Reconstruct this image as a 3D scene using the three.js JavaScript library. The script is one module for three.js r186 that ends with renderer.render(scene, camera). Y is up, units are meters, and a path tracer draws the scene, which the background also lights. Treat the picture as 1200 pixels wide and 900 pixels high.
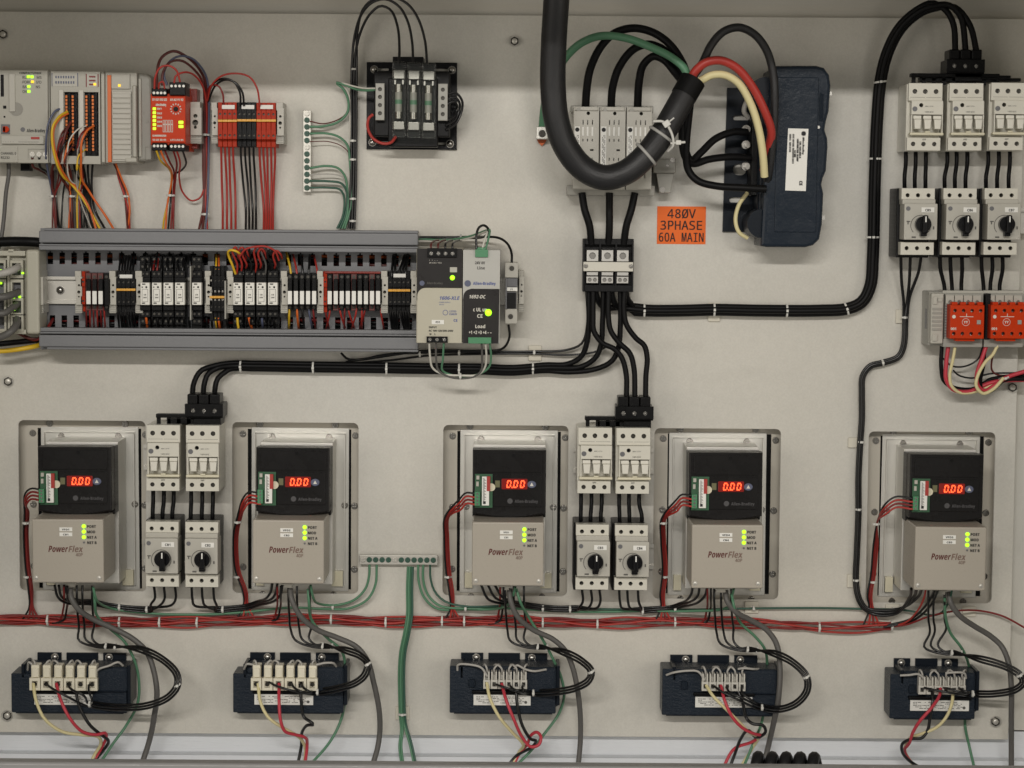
import * as THREE from 'three';
import { RoundedBoxGeometry } from 'three/addons/geometries/RoundedBoxGeometry.js';
import { mergeGeometries } from 'three/addons/utils/BufferGeometryUtils.js';
import { ImprovedNoise } from 'three/addons/math/ImprovedNoise.js';
import { RectAreaLightUniformsLib } from 'three/addons/lights/RectAreaLightUniformsLib.js';

// ---------- camera, light, exposure ----------
const scene = new THREE.Scene();
const V3 = THREE.Vector3;
const PITCH = 4.5 * Math.PI / 180, ROLL = 0.42 * Math.PI / 180, FPX = 2600, DIST = 3.0;
const camera = new THREE.PerspectiveCamera(2 * Math.atan(450 / FPX) * 180 / Math.PI, 4 / 3, 0.05, 40);
camera.rotation.order = 'YXZ';
camera.rotation.set(-PITCH, 0, ROLL);
camera.position.set(0, DIST * Math.tan(PITCH), DIST);
camera.updateMatrixWorld(true);
const renderer = new THREE.WebGLRenderer({ antialias: true });
renderer.toneMapping = THREE.LinearToneMapping;
renderer.toneMappingExposure = 1.0;
renderer.shadowMap.enabled = true;
scene.background = new THREE.Color().setRGB(0.235, 0.228, 0.208);   // even ambient fill added for the unseen workshop
RectAreaLightUniformsLib.init();
function areaLight(w, h, pos, target, intensity, color) {
  const l = new THREE.RectAreaLight(color, intensity, w, h);
  l.position.set(...pos); l.lookAt(...target); l.castShadow = true; scene.add(l);
  return l;
}
// fluorescent batten high up in front of the cabinet: the key light with the crisp roof shadow
areaLight(2.4, 0.1, [-0.3, 1.69, 5.2], [0, 0, 0], 154, 0xfffaf3);
// two wide fill lights added out of view, left and right of the viewer
areaLight(2.4, 2.0, [-3.1, 0.05, 4.3], [0, 0, 0], 2.7, 0xfff6ea);
areaLight(2.4, 2.0, [3.2, 0.0, 4.3], [0, 0, 0], 2.7, 0xfff6ea);

// ---------- photo pixels on a plane of depth z -> metres ----------
const C = camera.position, Q = camera.quaternion;
const FWD = new V3(0, 0, -1).applyQuaternion(Q);
function W(px, py, z = 0) {
  const d = new V3((px - 600) / FPX, -(py - 450) / FPX, -1).applyQuaternion(Q);
  const t = (z - C.z) / d.z;
  return new V3(C.x + d.x * t, C.y + d.y * t, z);
}
const K = (p) => p.clone().sub(C).dot(FWD) / FPX;      // metres per photo pixel near a point
let T = null, A = { x: 600, y: 450 };
function M(x, y, z) { const a = W(A.x, A.y, z), k = K(a); return new V3(a.x + (x - A.x) * k, a.y - (y - A.y) * k, z); }

// ---------- random, textures, materials ----------
let seed = 7;
const rnd = () => { seed = (seed * 1664525 + 1013904223) >>> 0; return seed / 4294967296; };
const noise = new ImprovedNoise();
function noiseTexture(n, fn, colour) {
  const d = new Uint8Array(n * n * 4);
  for (let j = 0; j < n; j++) for (let i = 0; i < n; i++) {
    const v = fn(i / n, j / n), o = (j * n + i) * 4;
    d[o] = Math.max(0, Math.min(255, v[0])); d[o + 1] = Math.max(0, Math.min(255, v[1])); d[o + 2] = Math.max(0, Math.min(255, v[2])); d[o + 3] = 255;
  }
  const t = new THREE.DataTexture(d, n, n); t.wrapS = t.wrapT = THREE.RepeatWrapping; t.magFilter = THREE.LinearFilter; t.minFilter = THREE.LinearFilter;
  if (colour) t.colorSpace = THREE.SRGBColorSpace;
  t.needsUpdate = true; return t;
}
const grain = noiseTexture(256, () => { const v = 110 + rnd() * 90; return [v, v, v]; });
const soft = noiseTexture(512, (u, v) => {
  let s = 0; for (const [f, a] of [[4, 1], [9, .6], [21, .4], [48, .25]]) s += a * noise.noise(u * f, v * f, 3.3);
  s = 168 + s * 42 + (rnd() - .5) * 16; return [s, s, s];
});
function std(hex, rough = .55, metal = 0, extra = {}) {
  return new THREE.MeshStandardMaterial({ color: hex, roughness: rough, metalness: metal, ...extra });
}
function matte(hex, rough = .5, extra = {}) {       // dark rubber and plastic: weaker sheen
  return new THREE.MeshPhysicalMaterial({ color: hex, roughness: rough, specularIntensity: .32, ...extra });
}
const gr = (t, r) => { const c = t.clone(); c.repeat.set(r, r); c.needsUpdate = true; return c; };
const grainFine = gr(grain, 30), softTex = gr(soft, 6);
const darkPlastic = (hex, rough = .5) => matte(hex, rough, { bumpMap: grainFine, bumpScale: .00012, roughnessMap: softTex });
const plastic = (hex, rough = .5) => std(hex, rough, 0, { bumpMap: grainFine, bumpScale: .00012, roughnessMap: softTex });
const mat = {
  breaker: plastic(0xd3d0c4), breakerLever: plastic(0xdedbd0, .42), cream: plastic(0xd9d3ba, .5),
  dark: darkPlastic(0x171718, .55), black: darkPlastic(0x0c0c0d, .5), blackGloss: darkPlastic(0x151517, .32),
  grey: plastic(0xb7b4aa), greyMid: plastic(0x9c9a92), greyDark: plastic(0x67676a), duct: plastic(0x7c7d80, .55), ductLid: plastic(0x77787b, .5),
  plc: plastic(0xaeaba0), plcDark: plastic(0x8f8c83), drive: plastic(0xaba498, .5), driveBlack: darkPlastic(0x1d1c1c, .45),
  red: darkPlastic(0xaa2c08), redDark: plastic(0x7c2010), relayRed: darkPlastic(0xc23608, .5), white: plastic(0xe6e4dc), term: plastic(0xe2dcc8, .5), termGrey: plastic(0xc9c6bd),
  navy: matte(0x222a34, .42, { roughnessMap: softTex, bumpMap: softTex, bumpScale: .0013 }), navyDark: matte(0x171d25, .5, { roughnessMap: softTex }),
  steel: std(0xb9b7b2, .32, .95), zinc: std(0xc6c3bb, .4, .6), alu: std(0xdad8d1, .36, .5, { bumpMap: grainFine, bumpScale: .0001 }),
  screw: std(0x9b9893, .26, 1), screwDark: std(0x484642, .4, .9), brass: std(0xd0b070, .35, .9), yellowBar: plastic(0xe0a53a, .45),
  plate: std(0xcdc7ba, .5, 0, { roughnessMap: softTex }), label: std(0xe9e8e2, .5), labelOrange: std(0xec6806, .6), ink: std(0x1b1b1d, .7),
  psuBeige: plastic(0xbdb8a6, .5), psuLight: plastic(0xb9b8b2, .5), psuDark: darkPlastic(0x302e2e, .5), pcb: std(0x2d5a3c, .45), termGreen: plastic(0x4b8a62, .5),
  clear: new THREE.MeshPhysicalMaterial({ color: 0xf4f6f4, roughness: .12, transmission: 1, thickness: 0, ior: 1.45 }),
  wBlack: std(0x131314, .3), wBlackThick: matte(0x0f0f10, .48), wRed: std(0xa8322a, .45), wRedDark: std(0x7d1f1d, .45), wBrown: std(0x5d2723, .45), wGreen: std(0x558466, .45), wGreenDark: std(0x33594a, .45),
  wYellow: std(0xdcb52c, .45), wOrange: std(0xda6a2a, .45), wWhite: std(0xcfccc2, .5), wCream: std(0xdcd1a0, .5), wGrey: std(0x5c5a57, .5), wGreyLight: std(0xaeaba5, .5), wBlue: std(0x565c74, .45), wPink: std(0xc23a48, .45),
  tie: std(0xd4d3cd, .45), tieGrey: std(0xa9a8a4, .45), pad: std(0xd6d1c2, .6), jacket: std(0x1d1d1f, .46, 0, { bumpMap: softTex, bumpScale: .0006 }),
  ledGreen: std(0x9fe02a, .4, 0, { emissive: 0x9cf018, emissiveIntensity: 1.8 }), switchCase: plastic(0xb4b1a2), ledYellow: std(0xe0c030, .4, 0, { emissive: 0xf0c020, emissiveIntensity: 1.1 }),
  digit: std(0xff5a30, .4, 0, { emissive: 0xff4c24, emissiveIntensity: 2.8 }), displayGlass: std(0x5a0d08, .25, 0, { emissive: 0x7a0a04, emissiveIntensity: .55 }), ledOff: std(0x6c6a4a, .4),
  pinOrange: std(0xd0702e, .4, .3), blueInk: std(0x4a5a9a, .55), faintInk: std(0x4a494b, .6), greyInk: std(0x55534f, .6), whiteInk: std(0xdad6cc, .6), redInk: std(0x5a1f18, .6), brownInk: std(0x7a6358, .6), coil: darkPlastic(0x1d1d1e, .5),
};

// ---------- geometry, in photo pixels (x right, y down) and metres of depth ----------
const clean = (g) => { const n = g.index ? g.toNonIndexed() : g; for (const k of Object.keys(n.attributes)) if (!['position', 'normal', 'uv'].includes(k)) n.deleteAttribute(k); return n; };
function box(x0, y0, x1, y1, zf, d, r = 0) {
  const a = M(x0, y1, zf), b = M(x1, y0, zf), w = b.x - a.x, h = b.y - a.y;
  r = Math.min(r, w * .45, h * .45, d * .45);
  const g = r > 0 ? new RoundedBoxGeometry(w, h, d, 2, r) : new THREE.BoxGeometry(w, h, d);
  return clean(g).translate((a.x + b.x) / 2, (a.y + b.y) / 2, zf - d / 2);
}
function prism(pts, zf, d, holes = [], bevel = 0) {
  const f = ([x, y]) => { const p = M(x, y, zf); return new THREE.Vector2(p.x, p.y); };
  const s = new THREE.Shape(pts.map(f));
  for (const h of holes) s.holes.push(new THREE.Path(h.map(f)));
  const g = new THREE.ExtrudeGeometry(s, { depth: d - 2 * bevel, bevelEnabled: bevel > 0, bevelThickness: bevel, bevelSize: bevel, bevelOffset: -bevel, bevelSegments: 2, steps: 1 });
  return clean(g).translate(0, 0, zf - d + bevel);
}
const circ = (x, y, r, n = 12) => Array.from({ length: n }, (_, i) => [x + r * Math.cos(i / n * 2 * Math.PI), y + r * Math.sin(i / n * 2 * Math.PI)]);
const rect = (x0, y0, x1, y1) => [[x0, y0], [x1, y0], [x1, y1], [x0, y1]];
function rrect(x0, y0, x1, y1, r, n = 4) {
  const o = []; for (const [cx, cy, a0] of [[x1 - r, y0 + r, -90], [x1 - r, y1 - r, 0], [x0 + r, y1 - r, 90], [x0 + r, y0 + r, 180]])
    for (let i = 0; i <= n; i++) { const a = (a0 + 90 * i / n) * Math.PI / 180; o.push([cx + r * Math.cos(a), cy + r * Math.sin(a)]); }
  return o;
}
function cyl(x, y, r, zf, d, n = 14, r2 = r) {
  const p = M(x, y, zf), k = K(p);
  return clean(new THREE.CylinderGeometry(r * k, r2 * k, d, n)).rotateX(Math.PI / 2).translate(p.x, p.y, zf - d / 2);
}
function dome(x, y, r, z, h) {
  const p = M(x, y, z), k = K(p);
  return clean(new THREE.SphereGeometry(r * k, 12, 6, 0, Math.PI * 2, 0, Math.PI / 2).rotateX(Math.PI / 2).scale(1, 1, h / (r * k))).translate(p.x, p.y, z);
}
function ringZ(x, y, r, t, z) { const p = M(x, y, z), k = K(p); return clean(new THREE.TorusGeometry(r * k, t * k, 6, 18)).translate(p.x, p.y, z); }
// cross slot screw head: dome with two grooves cut as raised-free slots (four quarter pads)
function screwHead(x, y, r, z, h = .0022) {
  h *= 1.3;
  const g = [cyl(x, y, r, z + h * .35, h * .35, 14), cyl(x, y, r * .92, z + h * .75, h * .5, 14, r)];
  const q = r * .62, s = r * .12;
  for (const [a, b] of [[-1, -1], [1, -1], [-1, 1], [1, 1]]) g.push(box(x + (a < 0 ? -q : s), y + (b < 0 ? -q : s), x + (a < 0 ? -s : q), y + (b < 0 ? -s : q), z + h * 1.05, h * .4, .0002));
  return g;
}
function tubeW(pts, rad, seg, rs = 7) {      // pts: world vectors
  const c = new THREE.CatmullRomCurve3(pts, false, 'centripetal');
  const g = new THREE.TubeGeometry(c, seg || Math.max(8, pts.length * 7), rad, rs, false);
  return clean(g);
}
const tube = (pts, dia, seg, rs) => {        // pts: [px, py, z], dia in pixels
  const w = pts.map((p) => W(p[0], p[1], p[2]));
  return tubeW(w, dia * .5 * K(w[Math.floor(w.length / 2)]), seg, rs);
};

const parts = (parent, name, geos, m) => geos.map((g) => part(parent, name, g, m));
// ---------- things and parts ----------
const names = new Map();
function numbered(n) { const c = names.get(n) || 0; names.set(n, c + 1); return c ? `${n}_${String(c).padStart(3, '0')}` : n; }
const ref = new Map();
function thing(name, label, category, x, y, zf = .05, group) {
  const o = new THREE.Group(); o.name = numbered(name); A = { x, y };
  o.position.copy(W(x, y, 0)); o.userData = { label, category }; if (group) o.userData.group = group;
  scene.add(o); T = o; ref.set(o, { x, y, zf }); return o;
}
function use(o) { T = o; const r = ref.get(o); A = { x: r.x, y: r.y }; }
function part(parent, name, geos, m, label) {
  const g = Array.isArray(geos) ? (geos.length > 1 ? mergeGeometries(geos) : geos[0]) : geos;
  g.translate(-T.position.x, -T.position.y, -T.position.z);
  const o = new THREE.Mesh(g, m); o.name = name; o.castShadow = o.receiveShadow = true; parent.add(o);
  if (label) o.userData.label = label;
  return o;
}
function copy(src, label, x, y, group) {
  const o = src.clone(); o.name = numbered(src.name.replace(/_\d{3}$/, '')); const r = ref.get(src);
  o.position.copy(src.position).add(W(x, y, r.zf)).sub(W(r.x, r.y, r.zf)); o.position.z = src.position.z;
  o.userData = { ...src.userData, label }; if (group) o.userData.group = group;
  scene.add(o); ref.set(o, { x, y, zf: r.zf }); return o;
}
function structure(name, geo, m) { const o = new THREE.Mesh(geo, m); o.name = name; o.userData = { kind: 'structure' }; o.castShadow = o.receiveShadow = true; scene.add(o); return o; }
function single(name, label, category, geos, m, group) {
  const g = Array.isArray(geos) ? (geos.length > 1 ? mergeGeometries(geos) : geos[0]) : geos;
  g.computeBoundingBox(); const c = g.boundingBox.getCenter(new V3()); g.translate(-c.x, -c.y, -c.z);
  const o = new THREE.Mesh(g, m); o.position.copy(c); o.name = numbered(name); o.userData = { label, category }; if (group) o.userData.group = group;
  o.castShadow = o.receiveShadow = true; scene.add(o); return o;
}
// printed ink: a sheet just above a surface whose alpha is the lettering
const inkCache = new Map();
function ink(parent, name, x0, y0, x1, y1, zf, draw, m = mat.ink, key) {
  const a = M(x0, y1, zf), b = M(x1, y0, zf);
  let mm = key && inkCache.get(key);
  if (!mm) {
    const asp = (x1 - x0) / (y1 - y0), h = asp > 6 ? 48 : 96, w = Math.max(16, Math.round(h * asp));
    const cv = document.createElement('canvas'); cv.width = w; cv.height = h;
    const c = cv.getContext('2d'); c.fillStyle = '#000'; c.fillRect(0, 0, w, h); c.fillStyle = '#fff'; c.strokeStyle = '#fff'; c.textBaseline = 'middle';
    draw(c, w, h);
    mm = m.clone(); mm.alphaMap = new THREE.CanvasTexture(cv); mm.transparent = true;
    if (key) inkCache.set(key, mm);
  }
  const g = clean(new THREE.PlaneGeometry(b.x - a.x, b.y - a.y)).translate((a.x + b.x) / 2, (a.y + b.y) / 2, zf + .0004);
  return part(parent, name, g, mm);
}
const text = (s, font = 'sans-serif', wt = 'bold', sz = .8) => (c, w, h) => { c.font = `${wt} ${Math.round(h * sz)}px ${font}`; c.textAlign = 'center'; c.fillText(s, w / 2, h * .53, w * .98); };
const lines = (rows, font = 'sans-serif', align = 'left', wt = '') => (c, w, h) => {
  const lh = h / rows.length; c.font = `${wt} ${Math.round(lh * .78)}px ${font}`; c.textAlign = align;
  rows.forEach((s, i) => c.fillText(s, align === 'left' ? w * .02 : w / 2, lh * (i + .54), w * .96));
};
// give one copied sticker its own number
function relabel(o, sticker, rows, index = 0) {
  const found = []; o.traverse((c) => { if (c.name === sticker) found.push(c); });
  const p = found[index] && found[index].children.find((c) => c.name === 'print'); if (!p) return;
  const cv = document.createElement('canvas'); cv.width = 120; cv.height = 40; const c = cv.getContext('2d');
  c.fillStyle = '#000'; c.fillRect(0, 0, 120, 40); c.fillStyle = '#fff'; c.textBaseline = 'middle'; c.textAlign = 'center'; c.font = 'bold 32px sans-serif'; c.fillText(rows, 60, 22, 114);
  p.material = mat.ink.clone(); p.material.alphaMap = new THREE.CanvasTexture(cv); p.material.transparent = true;
}
function tag(parent, name, x0, y0, x1, y1, zf, rows, key) {          // small printed sticker with thickness
  const p = part(parent, name, box(x0, y0, x1, y1, zf, .0008), mat.label);
  if (rows) ink(p, 'print', x0 + .5, y0 + .4, x1 - .5, y1 - .4, zf, lines(rows, 'sans-serif', 'center', 'bold'), mat.ink, key);
  return p;
}
// cable tie round a bundle at photo pixel (x, y) and depth z; dir in degrees of the bundle on the photo (0 = horizontal)
function tieGeo(x, y, z, dia, dir = 0, head = 1) {   // flattened towards the panel
  const p = W(x, y, z), k = K(p), g = [];
  const t = clean(new THREE.CylinderGeometry(dia * .5 * k, dia * .5 * k, .0024, 14, 1, false)).rotateZ(Math.PI / 2 - dir * Math.PI / 180).scale(1, 1, .82).translate(p.x, p.y, p.z);
  g.push(t);
  if (head) g.push(clean(new RoundedBoxGeometry(.0034, .004, .0036, 1, .0008)).rotateZ(-dir * Math.PI / 180).translate(p.x, p.y, p.z + dia * .41 * k));
  return g;
}

// ---------- the cabinet ----------
A = { x: 600, y: 450 };
const CUT = [[20, 496, 171, 700], [271, 496.5, 421, 701], [519, 498, 667.5, 702], [767, 500, 917, 704], [1018.5, 502, 1169, 707]];
// smudges and pencil rubs seen on the plate: [photo x, y, half width, half height, strength]
const smudges = [[470, 457, 26, 3, 7], [545, 459, 40, 4, 9], [522, 452, 3, 9, 6], [640, 462, 60, 5, 4], [735, 838, 40, 14, 6], [990, 815, 26, 5, 5], [1010, 840, 14, 12, 5], [955, 790, 3, 30, 4], [690, 240, 10, 26, 4], [880, 330, 34, 20, 5], [500, 205, 44, 22, 4], [905, 560, 8, 30, 4], [458, 600, 5, 40, 4], [140, 455, 60, 6, 4], [330, 470, 30, 18, 3], [1130, 480, 40, 8, 4], [810, 450, 5, 24, 3]]
  .map(([x, y, w, h, a]) => { const p = W(x, y, 0); return [p.x * .62 + .5, p.y * .62 + .5, w * .00115 * .62, h * .00115 * .62, a]; });
const enamelTex = noiseTexture(1024, (u, v) => {
  let dirt = 0;
  for (const [su, sv, sw, sh, a] of smudges) { const d = ((u - su) / sw) ** 2 + ((v - sv) / sh) ** 2; if (d < 4) dirt += a * Math.exp(-d) * (.55 + .9 * noise.noise(u * 170, v * 170, a)); }
  let s = 0; for (const [f, a] of [[3, 2.2], [7, 1.6], [17, 1.2], [60, 1.4], [150, 1.6]]) s += a * noise.noise(u * f, v * f, 1.7);
  const w = noise.noise(u * 5 + 9, v * 5, 8.1), smear = Math.max(0, noise.noise(u * 14, v * 46, 5.2) - .34) * 26 * Math.max(0, noise.noise(u * 4, v * 4, 2.2) + .1);
  s = s * .95 + (rnd() - .5) * 8 - smear - dirt; return [206 + s + w * 2, 203 + s, 194 + s - w * 3];
}, true);
enamelTex.repeat.set(.62, .62); enamelTex.offset.set(.5, .5);
const orange = gr(soft, 9);
const enamel = new THREE.MeshStandardMaterial({ map: enamelTex, roughness: .5, bumpMap: orange, bumpScale: .00028 });
const wallPaint = new THREE.MeshStandardMaterial({ color: 0xdfe2e6, roughness: .48, bumpMap: orange, bumpScale: .0005, roughnessMap: softTex });
const greyPaint = new THREE.MeshStandardMaterial({ color: 0x8e8d8c, roughness: .5, bumpMap: orange, bumpScale: .0004, roughnessMap: softTex });
{
  const holes = CUT.map(([a, b, c, d]) => rrect(a, b, c, d, 7));
  const p = structure('back_panel', prism(rect(-48, 22, 1192, 869), 0, .004, holes, .0008), enamel);
  // folded return flange round the plate, so its edge has depth
  const t = (n, g) => { const o = new THREE.Mesh(g, enamel); o.name = n; o.castShadow = o.receiveShadow = true; p.add(o); };
  t('bottom_flange', box(-47, 865.5, 1191, 868.6, -.0045, .018));
  t('top_flange', box(-47, 22.4, 1191, 25.5, -.0045, .018));
  t('side_flange', box(1188, 26, 1191.5, 865, -.0045, .018));
  const m = (x, y, z) => M(x, y, z);
  const zb = -.062, zf = .43;
  const zc = .53, top = m(600, -7, 0).y, L = m(-56, 450, 0).x, R = m(1262, 450, 0).x;
  const lip = W(600, 891.5, zf).y, bot = lip - .13;
  const bx = (x0, x1, y0, y1, z0, z1) => new THREE.BoxGeometry(x1 - x0, y1 - y0, z1 - z0).translate((x0 + x1) / 2, (y0 + y1) / 2, (z0 + z1) / 2);
  structure('cabinet_back_wall', bx(L - .003, R + .003, bot, top + .003, zb - .003, zb), wallPaint);
  structure('cabinet_ceiling', bx(L - .003, R + .003, top, top + .003, zb + .0005, zc), enamel);
  structure('cabinet_side_wall', bx(L - .006, L - .0035, bot - .01, top + .01, zb - .02, zc), enamel);
  structure('cabinet_side_wall_right', bx(R + .0035, R + .006, bot - .01, top + .01, zb - .02, zc), enamel);
  structure('cabinet_floor', bx(L - .003, R + .003, bot - .003, bot - .0005, zb, zf), wallPaint);
  structure('cabinet_front_sill', clean(new RoundedBoxGeometry(R - L + .04, .06, .022, 2, .004)).translate((L + R) / 2, lip - .03, zf + .0125), greyPaint);
  structure('cabinet_lower_rail', bx(L, R, bot, W(600, 858, 0).y, zb + .001, -.0245), wallPaint);
  structure('cabinet_ledge', bx(L, R, bot, W(600, 888.5, 0).y, -.0238, -.004), wallPaint);
  structure('cabinet_right_rail', bx(W(1186, 450, 0).x, R, W(600, 856, 0).y, W(600, 27, 0).y, zb + .001, -.024), enamel);
  structure('cabinet_top_lip', bx(L - .003, R + .003, top - .0, top + .028, zc + .0005, zc + .003), greyPaint);
  structure('cabinet_upper_rail', bx(L, R, W(600, 26, 0).y, top - .001, zb + .001, -.0245), enamel);
}
// bolts that hold the panel
{
  const spots = [[3, 40, 'hex bolt with washer in the top left corner of the panel'], [603, 48, 'hex bolt with washer near the top middle of the panel'], [9, 447, 'hex bolt with washer at the left edge below the cable duct'],
    [1187, 454, 'hex bolt with washer at the right edge below the red relays'], [8, 839, 'hex bolt with washer in the bottom left corner beside a choke'], [1167, 846, 'hex bolt with washer in the bottom right corner of the panel']];
  for (const [x, y, l] of spots) {
    const t = thing('panel_bolt', l, 'bolt', x, y, .006, 'bolts holding the back panel');
    part(t, 'washer', cyl(x, y, 6.8, .0022, .0018, 22), mat.zinc);
    part(t, 'hex_nut', cyl(x, y, 5.2, .007, .0045, 6), mat.screwDark);
    part(t, 'stud', [cyl(x, y, 3.3, .0125, .006, 14), dome(x, y, 3.1, .0124, .001)], mat.zinc);
  }
}

// ---------- breakers ----------
const DI = ['left', 'middle', 'right'];
function makeBreaker() {
  const t = thing('circuit_breaker', 'x', 'circuit breaker', 191.5, 536, .07, 'white three pole circuit breakers');
  const z = .072;
  part(t, 'housing', [box(171.8, 498, 211, 575.5, .064, .062, .0012)], mat.breaker);
  const hx = [179, 191, 203.5];
  const top = part(t, 'top_terminal_cover', [prism(rect(171.8, 498, 211, 518.3), z, .009, hx.map((x) => circ(x, 507.5, 3.3)), .0005)], mat.breaker);
  const low = part(t, 'bottom_terminal_cover', [prism(rect(171.2, 560.5, 210, 575.5), z, .009, hx.map((x) => circ(x - .6, 568, 3.1)), .0005)], mat.breaker);
  for (const x of hx) { part(t, 'terminal_screw', screwHead(x, 507.6, 2.9, .066), mat.screwDark); part(t, 'terminal_screw', screwHead(x - .6, 568.1, 2.8, .066), mat.screwDark); }
  ink(top, 'print', 173, 512, 210, 516, z, lines(['———————  ———————']), mat.greyInk, 'mcbline');
  part(t, 'front_face', [prism(rect(173.2, 519.2, 209.8, 535.2), .08, .016, [circ(184.3, 524.4, 3.0)], .0006), box(173.2, 535.4, 209.8, 559.6, .0645, .002), box(173.2, 535.4, 174.4, 559.6, .0795, .0095), box(208.6, 535.4, 209.8, 559.6, .0795, .0095)], mat.breaker);
  part(t, 'test_hole_disc', cyl(184.3, 524.4, 2.6, .0705, .006), mat.dark);  // dark disc puts shade at the bottom of the hole
  part(t, 'logo_disc', cyl(176.9, 528.8, 2.9, .0806, .0008, 16), mat.greyDark);
  ink(t, 'print', 188.5, 524.5, 206.5, 529, .08, lines(['480Y / 277V~', '']), mat.ink, 'mcbtxt');
  ink(t, 'print', 188, 530.5, 200, 533.5, .08, lines(['1489-M3C']), mat.greyInk, 'mcbtxt2');
  for (let i = 0; i < 3; i++) {
    const x0 = 175.1 + i * 11.55;
    part(t, 'toggle_lever', [prism([[x0 + .4, 541], [x0 + 9.2, 541], [x0 + 8.2, 552.4], [x0 + 1.4, 552.4]], .0835, .018, [], .0014), box(x0, 536.4, x0 + 9.6, 540.6, .081, .016, .001)], mat.breakerLever);
  }
  part(t, 'handle_tie', [box(171, 556.2, 210.3, 559.4, .083, .013, .0014), box(188, 554.8, 194, 557, .0845, .004, .0008)], mat.cream);
  ink(low, 'print', 187, 561.2, 195, 564.2, z, text('OFF'), mat.greyInk, 'mcboff');
  return t;
}
function makeMotorSwitch() {
  const t = thing('motor_switch', 'x', 'motor starter', 190, 648, .085, 'grey motor protection switches with rotary knob');
  part(t, 'rear_housing', [box(171.4, 608.5, 209.4, 688.5, .06, .058, .0016)], mat.dark);
  const hx = [177.8, 189.8, 202];
  const z = .08;
  part(t, 'top_terminal_cover', [prism(rect(170.8, 611, 209.3, 624), z, .019, hx.map((x) => circ(x, 619.2, 3)), .0006)], mat.breaker);
  part(t, 'bottom_terminal_cover', [prism(rect(170.8, 673.2, 209.3, 688), z, .019, hx.map((x) => circ(x, 680.3, 3)), .0006)], mat.breaker);
  for (const x of hx) { part(t, 'terminal_screw', screwHead(x, 619.3, 2.7, .068), mat.screwDark); part(t, 'terminal_screw', screwHead(x, 680.4, 2.7, .068), mat.screwDark); }
  part(t, 'shoulder', box(170.4, 624.3, 208.8, 630.4, .085, .024, .001), mat.grey);
  const face = part(t, 'front_face', [box(169.8, 630.8, 208.4, 672.6, .095, .034, .0012)], mat.grey);
  part(face, 'logo_disc', cyl(174.2, 636.6, 2.6, .0955, .0006, 16), mat.greyDark);
  tag(t, 'label_plate', 189.3, 635.2, 204.2, 641, .0962, ['CB1'], 'cb');
  ink(face, 'print', 172, 643, 206, 671, .095, (c, w, h) => { c.lineWidth = 2; c.beginPath(); c.arc(w * .5, h * .46, w * .34, 2.4, 7); c.stroke(); c.fillRect(w * .02, h * .28, w * .12, 4); c.fillRect(w * .05, h * .3, 4, h * .12); c.fillRect(w * .92, h * .5, 5, h * .12); c.fillRect(w * .2, h * .92, w * .14, h * .06); }, mat.greyInk, 'msw');
  const kn = part(t, 'rotary_knob', [cyl(189.6, 655.8, 9.1, .1045, .0098, 28), box(186.3, 646.4, 192.9, 667.6, .1125, .0095, .002), box(186, 663.5, 193.2, 670, .106, .011, .0012)], mat.blackGloss);
  part(kn, 'pointer_mark', box(188.9, 648, 190.3, 654.6, .1129, .0006), mat.label);
  return t;
}
const PAIR = [['left breaker of the pair beside the first drive', 191.5, 536], ['right breaker of the pair left of the second drive', 237.8, 536.5], ['left breaker of the pair right of the third drive', 697, 539], ['right breaker of the pair beside the fourth drive', 742, 539.5],
  ['leftmost breaker of the trio in the top right corner', 1083.5, 136.5], ['middle breaker of the trio in the top right corner', 1131.5, 136.5], ['rightmost breaker of the trio in the top right corner', 1180.2, 136]];
const SW = [['below the left breaker beside the first drive', 190, 648], ['below the right breaker left of the second drive', 236.5, 648.5], ['below the left breaker right of the third drive', 694.8, 651.5], ['below the right breaker beside the fourth drive', 740.5, 652],
  ['leftmost of three in the top right area', 1077, 257.5], ['middle of three in the top right area', 1126, 257.5], ['rightmost of three in the top right area', 1174.5, 257.5]];
{
  const b = makeBreaker(), s = makeMotorSwitch();
  b.userData.label = 'white three pole breaker, ' + PAIR[0][0]; s.userData.label = 'grey switch with black knob ' + SW[0][0];
  const lean = [0, .003, -.002, .004, -.003, .002, -.004];
  for (let i = 1; i < 7; i++) {
    copy(b, 'white three pole breaker, ' + PAIR[i][0], PAIR[i][1], PAIR[i][2]).rotation.z = lean[i];
    const k = copy(s, 'grey switch with black knob ' + SW[i][0], SW[i][1], SW[i][2]); k.rotation.z = -lean[i] * .7; relabel(k, 'label_plate', 'CB' + (i + 1));
  }
}
// short pieces of rail behind each group of breakers
for (const [x0, x1, y, l] of [[168, 262, 536, 'steel mounting rail behind the breaker pair beside the first drive'], [168, 262, 648, 'steel mounting rail behind the knob switches beside the first drive'], [672, 766, 540, 'steel mounting rail behind the breaker pair beside the fourth drive'],
  [672, 766, 652, 'steel mounting rail behind the knob switches beside the fourth drive'], [1058, 1206, 137, 'steel mounting rail behind the top right breakers'], [1053, 1204, 258, 'steel mounting rail behind the top right knob switches']]) {
  A = { x: (x0 + x1) / 2, y };
  single('mounting_rail', l, 'rail', [box(x0, y - 15, x1, y - 10.5, .0075, .001), box(x0, y + 10.5, x1, y + 15, .0075, .001), box(x0, y - 11, x1, y - 10, .0064, .0055), box(x0, y + 10, x1, y + 11, .0064, .0055), box(x0, y - 11, x1, y + 11, .0013, .001)], mat.zinc, 'steel mounting rails');
}
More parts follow.
